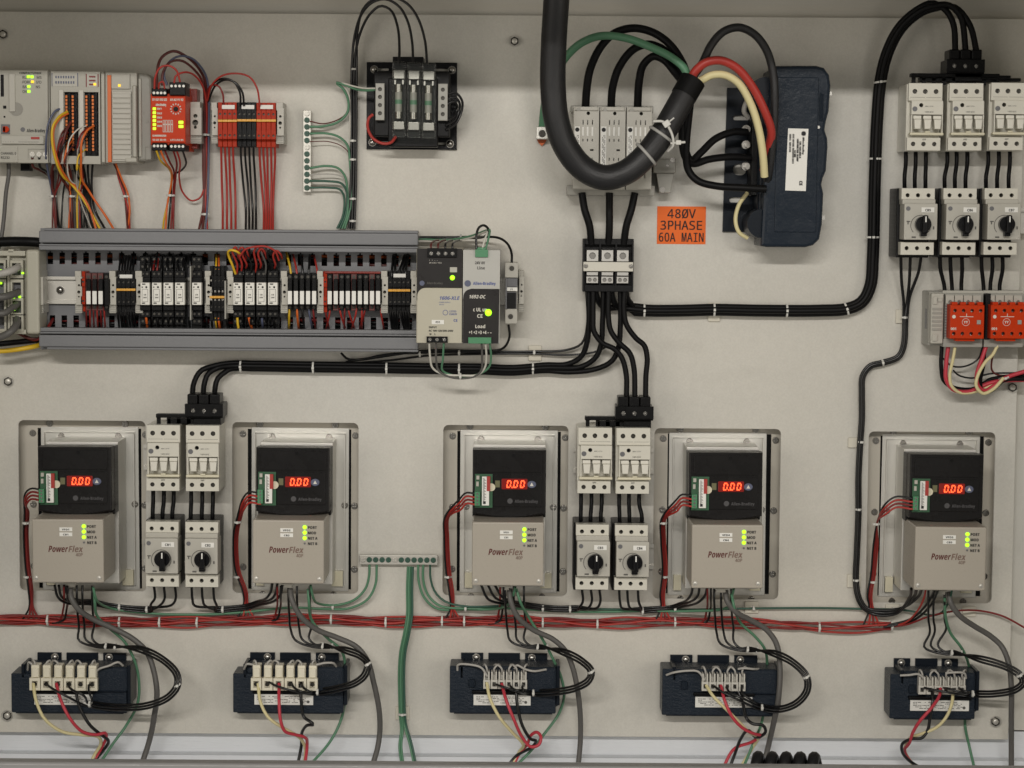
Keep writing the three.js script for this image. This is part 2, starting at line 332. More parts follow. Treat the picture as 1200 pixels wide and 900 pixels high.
// black comb busbars with a feed-in terminal
function feedTerminal(label, cx, cy, combs) {          // combs: [x0, x1, y0, y1] relative to nothing (photo pixels)
  const t = thing('busbar_feed_terminal', label, 'busbar', cx, cy, .06, 'black busbar feed terminals');
  for (const [x0, x1, y0, y1, zz] of combs) {
    part(t, 'comb_busbar', [box(x0, y0, x1, y1, zz || .05, .014, .0008)], mat.black);
  }
  const c0 = combs[0];
  for (let x = c0[0] + 1; x < c0[1] - 8; x += 11.8) part(t, 'busbar_tooth', box(x, c0[3] - .4, x + 4.5, c0[3] + 9, .046, .004), mat.black);
  part(t, 'housing', [box(cx - 21, cy - 6.5, cx + 22.5, cy + 10, .058, .05, .0012), box(cx - 12, cy + 10, cx + 20, cy + 19, .05, .042, .0008)], mat.black);
  const ent = part(t, 'wire_entry', [prism(rect(cx - 22, cy - 6.5, cx + 22.8, cy + 8), .066, .008, [-12.6, .3, 12.8].map((d) => circ(cx + d, cy + 1.2, 3.2)), .0005)], mat.black);
  for (const d of [-13, 0, 13]) { part(t, 'wire_collar', [box(cx + d - 6.1, cy - 18, cx + d + 6.1, cy - 6, .056, .036, .0016)], mat.black); part(ent, 'clamp_screw', screwHead(cx + d * .98 + .2, cy + 1.4, 2.8, .0595), mat.screw); }
  return t;
}
feedTerminal('black feed terminal and comb on the breakers beside the first drive', 238.5, 480, [[182.5, 257, 485.5, 490, .05], [196, 248, 490.6, 497.6, .046]]);
feedTerminal('black feed terminal and comb on the breakers beside the fourth drive', 743.2, 483, [[685.5, 759, 488.5, 493, .05], [700, 752, 493.6, 500.6, .046]]);
feedTerminal('black feed terminal and comb on the three top right breakers', 1131.5, 76, [[1068, 1172, 86, 90.5, .05], [1150, 1185, 88, 93, .047], [1170, 1197, 91, 95, .044], [1078, 1172, 91, 96, .046]]);
// vertical jumpers breaker -> switch
function jumper(x0, y0, x1, y1, dia, label, group, z0 = .04, z1 = .045) {
  return single('jumper_wire', label, 'wire', tube([[x0, y0, z0], [x0, y0 + (y1 - y0) * .35, z0 + .004], [x1, y0 + (y1 - y0) * .7, z1 + .004], [x1, y1, z1]], dia, 16), mat.wBlackThick, group);
}
{
  const J = [[[179.5, 192, 203.5], [179, 190.5, 202], 573, 612, 'breaker and switch beside the first drive'], [[224, 237, 249.5], [223.5, 236.5, 249], 574, 613, 'breaker and switch left of the second drive'],
    [[680.8, 693, 705], [680.5, 692, 704], 577, 616, 'breaker and switch right of the third drive'], [[725.5, 737, 749], [726, 737.5, 752], 577, 616, 'breaker and switch beside the fourth drive'],
    [[1061.5, 1073, 1085], [1060, 1072, 1084.5], 175, 221, 'leftmost breaker and switch of the top right trio'], [[1110, 1121, 1133.5], [1107, 1119, 1131.5], 175, 221, 'middle breaker and switch of the top right trio'], [[1158, 1170.5, 1183.5], [1155.5, 1168.5, 1182], 175, 221, 'rightmost breaker and switch of the top right trio']];
  for (const [a, b, y0, y1, w] of J) for (let i = 0; i < 3; i++) jumper(a[i], y0, b[i], y1, 5, `${DI[i]} short black wire between the ${w}`, 'black wires between breakers and switches');
}

// ---------- drives ----------
const boxAt = box, prismAt = prism, cylAt = cyl, domeAt = dome, inkAt = ink, tagAt = tag;
const DR = [[88, 'first'], [343, 'second'], [596.5, 'third'], [850, 'fourth'], [1108, 'fifth']];
const DY = [-3.5, -2.5, 0, 3, 5.5];
function makePlate() {
  const t = thing('mounting_plate', 'x', 'mounting plate', 593.5, 600, -.03, 'cream mounting plates behind the drives');
  const z = -.03;
  part(t, 'frame_plate', prism(rect(505, 484, 682, 716), z, .003, [rect(535.5, 505, 656.5, 694)], 0), mat.plate);
  part(t, 'gasket_backing', box(531, 501, 661, 698, z - .0035, .004), mat.black);  // black gasket sheet, also painting the dark of the void behind the opening
  for (const [x, y] of [[530, 511], [661.5, 512], [530, 595], [660.5, 595], [530, 668], [660.5, 670], [550, 499.6], [638, 499.8], [552.5, 700.5], [636, 700.5]]) part(t, 'screw', screwHead(x, y, 4, z, .003), mat.screw);
  return t;
}
function makeDrive() {
  const S = -.028, sh = (z) => (z > 0 ? z + S : z);
  const box = (a, b, c, d, z, ...r) => boxAt(a, b, c, d, sh(z), ...r), prism = (p, z, ...r) => prismAt(p, sh(z), ...r), cyl = (x, y, r, z, ...q) => cylAt(x, y, r, sh(z), ...q), dome = (x, y, r, z, h) => domeAt(x, y, r, sh(z), h), ink = (p, n, a, b, c, d, z, ...q) => inkAt(p, n, a, b, c, d, sh(z), ...q);
  const tag = (p, n, a, b, c, d, z, ...q) => tagAt(p, n, a, b, c, d, sh(z), ...q);
  const t = thing('motor_drive', 'x', 'motor drive', 596.5, 604, .082, 'grey and black motor drives');
  const zf = -.0285;
  const fl = part(t, 'heatsink_flange', [prism(rect(539, 503.2, 653, 695.6), zf, .0014, [], .0004), box(543, 509, 649, 509.8, zf + .004, .004), box(648, 511, 649, 690, zf + .008, .008), box(543, 511, 544, 690, zf + .008, .008)], mat.alu);
  for (const [x, y] of [[563, 514.5], [629.5, 514.5], [648.3, 594], [546, 594]]) part(fl, 'screw', screwHead(x, y, 4, zf, .003), mat.screw);
  parts(t, 'side_bracket', [box(545, 672, 554, 690, zf + .009, .008), box(634, 672, 647, 690, zf + .009, .008)], mat.cream);
  part(t, 'heatsink', [box(554.5, 520.5, 639, 688, .06, .058, .001)], mat.alu);
  part(t, 'upper_housing', [box(553.6, 526, 639.4, 606, .0865, .028, .0014)], mat.driveBlack);
  // black face with a curved lower edge
  const bt = []; for (let i = 0; i <= 10; i++) { const u = i / 10; bt.push([639.5 - 86 * u, 601.8 + 5.4 * Math.sin(Math.PI * u)]); }
  const face = part(t, 'front_cover', [prism([[553.5, 527], [639.5, 527], ...bt], .11, .025, [], .0018)], mat.driveBlack);
  part(face, 'cover_panel', [prism(rrect(559, 530.5, 635, 553.5, 2), .1113, .002, [], .0006), prism(rrect(577.5, 556, 634.5, 594, 1.5), .1112, .002, [], .0006)], mat.driveBlack);
  part(face, 'latch_hole_disc', [cyl(601.5, 533.5, 2.2, .1118, .0012)], mat.black);  // black disc on the cover stands in for a shaded hole
  const disp = part(face, 'display_window', prism(rrect(587.5, 560.8, 617.8, 573.2, 1.2), .1118, .001, [], .0003), mat.displayGlass);
  { // three seven segment zeros and a point
    const g = [], seg = (x0, y0, x1, y1) => g.push(box(x0, y0, x1, y1, .1124, .0006));
    for (let i = 0; i < 3; i++) {
      const x = 593.2 + i * 7.9, s = 1.35;
      seg(x + s, 562.6, x + 4.9, 562.6 + s); seg(x + .2, 570.2, x + 3.8, 571.5);
      seg(x + .7, 564, x + .7 + s, 566.6); seg(x + .1, 567.4, x + .1 + s, 570.2); seg(x + 4.6, 564, x + 4.6 + s, 566.6); seg(x + 4, 567.4, x + 4 + s, 570.2);
    }
    seg(599.2, 570.4, 600.5, 571.7);
    part(disp, 'digits', g, mat.digit);
  }
  part(face, 'indicator', box(580, 563, 585.5, 571, .1117, .0008), mat.ledOff);
  const btn = part(face, 'button', prism(Array.from({ length: 18 }, (_, i) => [622.8 + 5.2 * Math.cos(i * Math.PI / 9), 567.4 + 4.3 * Math.sin(i * Math.PI / 9)]), .1125, .0016, [], .0005), mat.wBlue);
  part(btn, 'arrow_mark', prism([[622.8, 565], [625, 569.2], [620.6, 569.2]], .1128, .0004), mat.whiteInk);
  ink(face, 'logo_print', 594, 583.5, 631, 590.5, .1112, (c, w, h) => { c.beginPath(); c.arc(h * .5, h * .5, h * .45, 0, 7); c.fill(); c.font = `bold ${h * .7}px sans-serif`; c.fillText('Allen-Bradley', h * 1.3, h * .55, w - h * 1.4); }, mat.faintInk, 'drvlogo');
  // communication card
  const card = part(t, 'circuit_card', [box(556.3, 555.5, 577, 595, .1125, .003)], mat.pcb);
  part(card, 'card_label', box(564.6, 558.5, 573, 592.6, .118, .004, .0004), mat.label);
  part(card, 'red_sticker', box(570.2, 558.3, 574.2, 575.5, .1186, .004), mat.wRed);
  part(card, 'green_terminal', [box(556, 576.5, 562.3, 593, .121, .009, .0006)], mat.termGreen);
  for (let i = 0; i < 4; i++) part(card, 'terminal_screw', cyl(559.3, 578.8 + i * 4, 1.3, .1216, .001, 8), mat.screw);
  part(card, 'component', [box(558, 557.5, 561.5, 562, .1165, .004, .0003), box(557.8, 564.5, 560.8, 570, .115, .003, .0002)], mat.grey);
  part(card, 'coin_cell', cyl(575.6, 571, 4.6, .1145, .003, 16), mat.cream);
  ink(card, 'print', 565.2, 559.5, 570, 592, .118, (c, w, h) => { for (let i = 0; i < 26; i++) c.fillRect(w * .15, h * (.02 + i * .037), w * (.3 + .5 * ((i * 37 % 11) / 11)), h * .014); c.fillRect(w * .2, h * .86, w * .6, h * .1); }, mat.ink, 'cardtxt');
  // deep lower cover
  const z = .155;
  const cov = part(t, 'lower_cover', [box(553.4, 612, 637.5, 687.5, z, .085, .0022)], mat.drive);
  ink(cov, 'brand_print', 572, 641, 613, 655, z, (c, w, h) => { c.font = `italic bold ${h * .72}px sans-serif`; c.textAlign = 'left'; c.fillText('Power', 0, h * .45, w * .56); }, mat.redInk, 'pf1');
  ink(cov, 'brand_print', 572, 641, 613, 657, z + .0002, (c, w, h) => { c.font = `italic bold ${h * .62}px sans-serif`; c.textAlign = 'left'; c.fillText('Flex', w * .57, h * .4, w * .42); c.font = `${h * .34}px sans-serif`; c.fillText('40P', w * .8, h * .82, w * .2); }, mat.brownInk, 'pf2');
  ink(cov, 'indicator_print', 617.8, 617.4, 630.5, 642.9, z, (c, w, h) => { c.font = `bold ${Math.round(h * .165)}px sans-serif`; ['PORT', 'MOD', 'NET A', 'NET B'].forEach((q, i) => c.fillText(q, w * .02, h * (.135 + i * .25), w * .9)); }, mat.ink, 'pfnet');
  for (let i = 0; i < 4; i++) part(cov, i < 3 ? 'status_light' : 'status_light_off', cyl(614.6, 620.4 + i * 6.4, i < 3 ? 2.3 : 1.2, z + .001, .0022, 12), i < 3 ? mat.ledGreen : mat.greyDark);
  tag(cov, 'label_sticker', 586, 621.8, 601, 626.2, z + .0008, ['VFD1'], 'vfd'); tag(cov, 'label_sticker', 586, 627.8, 601, 632.2, z + .0008, ['CB1'], 'vcb');
  for (const x of [558, 632]) part(cov, 'cover_screw', [cyl(x, 681.5, 2.7, z + .0012, .0026, 14), dome(x, 681.5, 2.2, z + .0011, .0008)], mat.zinc);
  part(t, 'cable_gland', [box(586, 688.2, 597, 692.5, .12, .02, .001), box(584, 687.6, 599, 689, .125, .03, .001)], mat.grey);
  return t;
}
{
  const p = makePlate(), d = makeDrive();
  const pl = ['first drive from the left', 'second drive from the left', 'middle drive', 'fourth drive from the left', 'drive at the far right'];
  const px = [103, 348.5, 593.5, 839.5, 1088];
  p.userData.label = 'cream steel plate seen through the panel opening round the ' + pl[2]; d.userData.label = 'middle of five grey and black motor drives with red zeros';
  DR.forEach(([x], i) => {
    if (i === 2) return;
    copy(p, 'cream steel plate seen through the panel opening round the ' + pl[i], px[i], 600 + DY[i]);
    const o = copy(d, ['leftmost', 'second from left', '', 'fourth from left', 'rightmost'][i] + ' of five grey and black motor drives with red zeros', x, 604 + DY[i]);
    o.rotation.z = [.004, -.003, 0, .003, -.005][i]; relabel(o, 'label_sticker', 'VFD' + (i + 1), 0); relabel(o, 'label_sticker', 'CB' + (i + 1), 1);
  });
}

// ---------- small chokes along the bottom ----------
function makeChoke(label, o) {
  const t = thing('line_choke', label, 'choke', (o.x0 + o.x1) / 2, 805 + o.dy, .05, 'navy chokes along the bottom');
  const y = (v) => v + o.dy;
  // foot plate tabs with open slots and screws
  const tb = part(t, 'mounting_foot', o.tabs.map(([a, b]) => box(a, y(764.5), b, y(786), .005, .0042, .0006)).concat([box(o.tabs[0][0], y(779.5), o.tabs[2][1], y(800), .0052, .004)]), mat.navyDark);
  for (const x of o.scr) part(tb, 'mounting_screw', [cyl(x, y(769.5), 4.4, .0068, .0018, 18), dome(x, y(769.5), 3.9, .0066, .004)], mat.steel);
  // laminated core and wound body
  const core = part(t, 'core', [box(o.x0, y(o.yl || 789.5), o.x1 - 4, y(836), .05, .048, .0016)], mat.navy);
  part(core, 'lamination_edge', Array.from({ length: 7 }, (_, i) => box(o.x0 + 5, y(831.6), o.x1 - 8, y(836.8), .010 + i * .0062, .0022)), mat.navyDark);
  part(t, 'winding', [box(o.x0 + 13, y(779.5), o.x1, y(829), .046, .042, .006), box(o.x0 + (o.right ? 40 : 70), y(781), o.x1 - 3, y(812), .056, .03, .005), box(o.x0 + 22, y(796), o.x0 + 30, y(806), .0535, .02, .002)], mat.navy);
  parts(t, 'bobbin_flange', [box(o.x0 + 12, y(778.5), o.x0 + 16, y(795), .05, .045, .001), box(o.x1 - 3.5, y(779), o.x1 + .5, y(826), .052, .048, .001)], mat.navyDark);
  // name plate
  const np = part(t, 'name_plate', [box(o.lab[0], y(814), o.lab[1], y(826.5), .0525, .002, .0004)], mat.label);
  ink(np, 'print', o.lab[0] + 2, y(815), o.lab[1] - 2, y(825.5), .0526, (c, w, h) => { seed = 5; for (let r = 0; r < 5; r++) { let x = .02; while (x < .88) { const l = .015 + rnd() * .06; if (rnd() > .3) c.fillRect(w * x, h * (.1 + r * .17), w * l, h * .06); x += l + .012; } } c.beginPath(); c.arc(w * .94, h * .72, h * .16, 0, 7); c.fill(); }, mat.greyInk, 'choketxt');
  part(t, 'plate_rail', box(o.lab[0] - 2, y(809.5), o.lab[1] + 3, y(813.2), .056, .01, .001), mat.black);
  // terminal strip
  const big = o.big, n = 6, p = (o.term[1] - o.term[0]) / n;
  for (let i = 0; i < n; i++) {
    const x0 = o.term[0] + i * p;
    if (big) part(t, 'terminal_block', [prism(rect(x0 + .4, y(795), x0 + p - .4, y(809.5)), .072, .007, [rect(x0 + 3, y(798), x0 + p - 3, y(806.5))], .0004), box(x0 + .4, y(795), x0 + p - .4, y(809.5), .064, .016, .0006), box(x0 + 2.6, y(779.5), x0 + p - 1.4, y(795), .067, .019, .0012), box(x0 + 3.6, y(783), x0 + p - 2.4, y(794), .069, .01, .001)], mat.term);
    else part(t, 'terminal_block', [prism(rect(x0 + .3, y(796.5), x0 + p - .3, y(807)), .068, .006, [rect(x0 + 2, y(798.5), x0 + p - 2, y(804.5))], .0004), box(x0 + .3, y(796), x0 + p - .3, y(807), .061, .013, .0005), box(x0 + .8, y(786.5), x0 + 2.6, y(796.6), .066, .014, .0006), box(x0 + p - 2.8, y(786.5), x0 + p - 1, y(796.6), .066, .014, .0006), box(x0 + .8, y(788), x0 + p - 1, y(796.6), .058, .012)], mat.termGrey);
    part(t, 'clamp_screw', cyl(x0 + p / 2, y(big ? 802 : 801.5), big ? 2.6 : 1.7, .0655, .002, 10), mat.screwDark);
    // sleeved winding lead rising behind the terminal and bending back to the coil
    const xm = x0 + p / 2 + .5, s = (i % 2 ? 1 : -1) * (2 + 3 * ((i * 37 % 5) / 5));
    part(t, 'winding_lead', tube([[xm, y(big ? 783 : 789), .06], [xm - .3, y(big ? 777 : 783), .064], [xm + s, y(big ? 774 : 779), .062], [xm + s * 2, y(779), .05], [xm + s * 2.1, y(783), .044]], 2.4, 18, 7), mat.wGreyLight);
  }
  for (const L of o.leads) part(t, 'winding_lead', tube(L.map(([a, b, c]) => [a, y(b), c]), 2.7, 26, 7), mat.wGreyLight);
  return t;
}
makeChoke('leftmost navy choke with tall cream terminals beside the corner bolt', { x0: 13, x1: 152.5, dy: 0, tabs: [[44, 72], [78, 115], [121, 148]], scr: [64.5, 128], term: [34, 114.5], lab: [40, 108], big: 1, leads: [[[112, 790, .058], [116, 784, .066], [128, 780, .066], [138, 776, .064], [144, 780, .056]], [[38, 779, .062], [34, 776, .062], [32.5, 785, .05]]] });
makeChoke('navy choke with tall cream terminals below the second drive', { x0: 273, x1: 406.5, dy: 0, tabs: [[293, 322], [328, 364], [370, 397]], scr: [313.5, 377], term: [293.5, 372.5], lab: [298, 367], big: 1, leads: [[[371, 779, .066], [380, 777, .066], [390, 777, .064], [394, 781, .054]], [[297, 779, .06], [290, 778, .062], [286, 784, .05]]] });
makeChoke('middle navy choke with small grey terminals below the third drive', { x0: 527, x1: 655.5, dy: 0.5, tabs: [[540, 566], [572, 609], [615, 641]], scr: [558, 623], term: [566, 618], lab: [555, 622], yl: 780, leads: [[[536, 785, .052], [537, 778.5, .058], [552, 778.5, .064], [564, 782, .066], [571, 792, .064]], [[603, 783, .06], [606, 779, .066], [616, 784, .066], [626, 786, .066], [640, 784, .056]]] });
makeChoke('navy choke with small grey terminals below the fourth drive', { x0: 776, x1: 915, dy: 3, tabs: [[785, 811], [817, 854], [860, 887]], scr: [803, 867], term: [822, 874], lab: [815, 882], yl: 781, leads: [[[781, 788, .055], [790, 785, .064], [806, 783, .066], [818, 784, .066], [826, 794, .064]], [[865, 781, .062], [872, 780, .066], [882, 781, .062], [889, 781, .05]]] });
makeChoke('rightmost navy choke with small grey terminals near the corner bolt', { x0: 1043, x1: 1147, dy: 7, right: 1, tabs: [[1047, 1066], [1072, 1098], [1103, 1122]], scr: [1055.5, 1110.5], term: [1076, 1132], lab: [1067, 1136], yl: 783, leads: [[[1055, 784.5, .062], [1066, 784, .066], [1076, 783, .066], [1083, 788, .064]], [[1108, 782, .064], [1118, 781, .067], [1130, 782, .066], [1132, 788, .062]]] });

// ---------- controller rack, top left ----------
{
  const t = thing('controller_module', 'grey controller module with four green lights at the left edge', 'controller', 25, 138, .06);
  part(t, 'housing', [box(-14, 82, 56.5, 191, .06, .058, .002), box(56.8, 84, 58.5, 190, .055, .05)], mat.plc);
  part(t, 'lower_step', [box(-14, 170, 20.5, 190.5, .0635, .01, .0012), prism(rect(20.5, 170, 56, 190.5), .062, .006, [rect(32, 174, 55, 187)], .0004)], mat.plc);
  part(t, 'slot', [box(1, 88, 4.8, 113.5, .0608, .002, .0006), box(3.8, 124, 7.4, 127.5, .0608, .002), box(4.2, 136, 6.2, 138, .0606, .002)], mat.black);  // black bars paint the shade of slots onto the housing
  part(t, 'key_strip', box(11, 86.5, 17.8, 131, .0625, .004, .0006), mat.grey);
  part(t, 'dial_recess', [cyl(19, 128, 8, .0606, .001, 26)], mat.plcDark);
  part(t, 'selector_frame', box(1, 145.8, 11.4, 157.2, .0612, .002, .0004), mat.greyDark); part(t, 'selector_switch', [cyl(6.6, 151.5, 3.6, .065, .004, 18), box(3, 148.2, 6.2, 154.8, .065, .004, .0004)], mat.relayRed);
  part(t, 'logo_disc', cyl(26.5, 151.7, 2.7, .0606, .0006, 16), mat.greyDark);
  ink(t, 'brand_print', 31, 149.5, 53, 156, .06, text('Allen-Bradley'), mat.ink, 'ab');
  ink(t, 'header_print', 19.5, 83.8, 52.5, 88, .06, text('COMPACTLOGIX'), mat.ink, 'cpx');
  ink(t, 'status_print', 26, 88, 54, 110, .06, lines(['RUN       MS', 'FORCE   I/O', 'BAT       NS', 'OK']), mat.greyInk, 'sts');
  for (const [x, y, m] of [[33.5, 90.2, 'ledGreen'], [37.8, 90.2, 'ledGreen'], [38.3, 96, 'ledYellow'], [33.9, 101.6, 'ledGreen'], [33.9, 107.2, 'ledGreen']]) part(t, 'status_light', box(x - 1.7, y - 1.5, x + 1.7, y + 1.5, .0612, .002, .0004), mat[m]);
  const st = part(t, 'label_strip', box(1.2, 159, 51, 168.5, .0645, .005, .0006), mat.grey);
  part(st, 'red_sticker', box(36, 160.2, 46, 163, .0652, .001), mat.wRed);
  ink(st, 'print', 2, 163.5, 50, 168, .0645, lines(['-  -  -  -  -      ———————'])), mat.ink;
  for (const x of [37.5, 45.5, 53]) part(t, 'terminal_screw', screwHead(x, 180.5, 3.2, .059, .003), mat.zinc);
  part(t, 'terminal_bar', box(31, 173, 56, 188, .0572, .01), mat.blackGloss);
  ink(t, 'print', 0, 172, 19, 187, .0635, lines(['▲', 'CHANNEL 0', 'RS232']), mat.ink, 'plcl');
  part(t, 'foot_clip', box(23.5, 190.5, 34, 200, .03, .02), mat.black);
}
{
  const t = thing('input_module', 'grey controller module with two black columns of orange contacts', 'controller', 90, 138, .06, 'controller modules');
  part(t, 'housing', [box(58.8, 83.5, 122, 192, .05, .048, .0016), box(118.5, 86, 122.6, 190, .059, .05, .001)], mat.plc);
  part(t, 'front_bezel', [prism(rect(59.5, 84, 117.5, 192), .0605, .006, [rect(74.5, 107.5, 92.3, 183), rect(98, 107.5, 116, 183)], .0005)], mat.plc);
  part(t, 'indicator_window', [box(61, 86, 92, 101.5, .0612, .001), box(101, 87, 116, 102, .0612, .001)], mat.grey);
  ink(t, 'print', 61, 86, 92, 101.5, .0613, (c, w, h) => { c.fillRect(0, 0, 5, h); c.fillRect(w - 6, 0, 5, h); for (let r = 0; r < 2; r++) for (let i = 0; i < 8; i++) c.fillRect(w * (.14 + i * .095), h * (.22 + r * .4), w * .05, h * .18); }, mat.wBlue, 'io1');
  ink(t, 'print', 101, 87, 116, 102, .0613, (c, w, h) => { c.fillRect(0, 0, 7, h); c.fillRect(w - 8, 0, 7, h); for (let r = 0; r < 3; r++) c.fillRect(w * .25, h * (.15 + r * .3), w * .5, h * .12); }, mat.wRedDark, 'io2');
  part(t, 'status_light', box(109.8, 97.5, 112.8, 100.2, .062, .001), mat.ledYellow);
  for (const [x0, x1] of [[74.6, 92.2], [98.1, 115.9]]) {
    const col = part(t, 'terminal_column', [box(x0, 107.6, x1, 182.9, .052, .01)], mat.black);
    part(t, 'marker_strip', box(x0 - 5, 106, x0 - .4, 183.5, .0625, .003), mat.termGrey);
    for (let i = 0; i < 16; i++) for (const dx of [2.2, 9.6]) part(col, 'contact', box(x0 + dx, 112 + i * 4.1, x0 + dx + 2.2, 114.9 + i * 4.1, .0545, .003), mat.pinOrange);
    for (const dx of [5.6, 13.4]) part(col, 'column_rib', box(x0 + dx, 109, x0 + dx + 2.6, 181, .057, .005, .0006), mat.blackGloss);
  }
}
{
  const t = thing('output_module', 'grey controller module with ridged door and orange stripe', 'controller', 140, 138, .06, 'controller modules');
  part(t, 'housing', [box(123.2, 85, 161, 191, .055, .053, .0016)], mat.plc);
  part(t, 'orange_stripe', box(126, 88.5, 130.4, 190, .0585, .004, .0006), mat.wOrange);
  part(t, 'top_cap', box(130.6, 87, 152.5, 104.5, .058, .004, .0008), mat.plc);
  part(t, 'status_light', box(138.6, 99, 141.4, 101.8, .059, .001), mat.ledYellow);
  const d = part(t, 'door', box(131, 107, 154, 189, .0585, .004, .0008), mat.grey);
  for (let i = 0; i < 13; i++) part(d, 'door_rib', box(131.6, 110 + i * 6, 153.4, 114.9 + i * 6, .0605, .003, .0007), mat.grey);
  part(t, 'side_rail', [box(155, 100, 160, 184, .06, .008, .002), box(146, 184, 160, 190, .061, .006, .002)], mat.plc);
}
{
  const t = thing('end_cap_module', 'dark grey rounded end cap right of the ridged module', 'controller', 169, 138, .05, 'controller modules');
  part(t, 'housing', [prism([[161.4, 86], [172, 87], [177.5, 92], [178.5, 120], [178.5, 186], [172, 188.5], [161.4, 188.5]], .05, .048, [], .003)], mat.plcDark);
  part(t, 'rib', box(162, 92, 166, 184, .0525, .006, .0018), mat.plc);
  part(t, 'latch', [box(170, 172, 177, 187, .052, .006, .001), cyl(172, 142, 2, .051, .002)], mat.plcDark);
}
// ---------- red safety relay ----------
{
  const t = thing('safety_relay', 'orange red safety relay with green lights and black plugs', 'relay', 197, 138, .09);
  part(t, 'housing', [box(176.5, 110, 217.6, 170, .088, .086, .0012), box(208, 103, 222, 177, .045, .043, .001)], mat.relayRed);
  part(t, 'rear_housing', box(178, 104, 231, 174, .03, .028, .001), mat.redDark);
  const f = part(t, 'face', box(176.8, 113, 217.3, 167, .0905, .003, .0006), mat.relayRed);
  for (const [x0, x1, y0, y1] of [[177.8, 195.5, 103.5, 112.8], [198.5, 217.5, 96.5, 112], [177.8, 195.5, 167.5, 176.5], [198, 216.5, 167.8, 176.8]]) {
    const pl = part(t, 'terminal_plug', box(x0, y0, x1, y1, .094, .04, .0012), mat.black);
    const ys = y0 < 100 ? 101 : (y0 + y1) / 2 - (y0 > 150 ? 1 : -1);
    for (let i = 0; i < 4; i++) part(pl, 'plug_screw', cyl(x0 + 2.7 + i * (x1 - x0 - 5) / 3, ys, 1.6, .0952, .0024, 10), mat.white);
  }
  for (let i = 0; i < 6; i++) part(f, 'status_light', box(179, 126.2 + i * 4.6, 182.6, 129.2 + i * 4.6, .0916, .002, .0004), mat.ledGreen);
  for (let i = 0; i < 2; i++) part(f, 'status_light', box(209.3, 141.5 + i * 4.8, 214.6, 144.9 + i * 4.8, .0916, .002, .0004), mat.ledGreen);
  part(f, 'dial', [cyl(206, 127.8, 2.9, .0918, .002, 16)], mat.black);
  ink(f, 'print', 178, 114, 216.5, 166, .0905, (c, w, h) => {
    for (let i = 0; i < 12; i++) { const a = i * Math.PI / 6, x = w * .73, y = h * .265; c.beginPath(); c.lineWidth = 2; c.moveTo(x + 9 * Math.cos(a), y + 9 * Math.sin(a)); c.lineTo(x + 12.5 * Math.cos(a), y + 12.5 * Math.sin(a)); c.stroke(); }
    c.font = 'bold 7px sans-serif'; c.fillText('S11 S21 S12 S22', 1, 5, w * .45); c.fillText('A1 A2 Y1 Y2', w * .56, 5, w * .4); c.fillText('Allen-Bradley', w * .12, 16, w * .32);
    c.lineWidth = 1; for (let i = 0; i < 4; i++) { c.strokeRect(w * (.34 + i * .08), h * .52, w * .05, h * .26); c.fillRect(w * (.34 + i * .08), h * .6, w * .05, 2); }
    c.font = 'bold 6px sans-serif'; for (let i = 0; i < 5; i++) c.fillText('IN' + (i + 1), w * .16, h * (.26 + i * .095)); c.fillText('GUARDMASTER', 1, h * .86, w * .42); c.fillText('13 23 33 41', 1, h * .95, w * .42); c.fillText('L11 L12 51', w * .56, h * .95, w * .4);
  }, mat.whiteInk, 'safety');
}
// ---------- terminal helpers ----------
function endClamp(label, x0, x1, y0, y1, zf = .062, zb = .028, y = (y0 + y1) / 2) {
  const t = thing('end_clamp', label, 'terminal clamp', (x0 + x1) / 2, y, zf, 'grey end clamps');
  const w = x1 - x0, hh = y1 - y0, cx = x0 + w * .5;
  const holes = [circ(cx + .5, y0 + hh * .34, w * .17, 10), circ(cx + .3, y0 + hh * .5, w * .24, 12), circ(cx + .3, y0 + hh * .61, w * .13, 10)];
  part(t, 'body', [prism(rect(x0 + w * .15, y0 + hh * .14, x1, y1 - hh * .2), zf, .012, holes), box(x0 + w * .15, y0 + hh * .14, x1, y1 - hh * .2, zf - .0125, zf - zb - .0125), box(x0, y0, x1 - w * .1, y0 + hh * .2, zf - .006, zf - zb - .006, .0006), box(x0, y1 - hh * .24, x1, y1, zf - .006, zf - zb - .006, .0006)], mat.grey);
  for (let i = 0; i < 4; i++) part(t, 'rib', box(x0 - .2, y1 - hh * (.22 - i * .055), x1 + .2, y1 - hh * (.19 - i * .055), zf - .005, .01, .0003), mat.greyMid);
  part(t, 'clamp_screw', cyl(cx + .3, y0 + hh * .5, w * .22, zf - .009, .003, 10), mat.screwDark);
  return t;
}
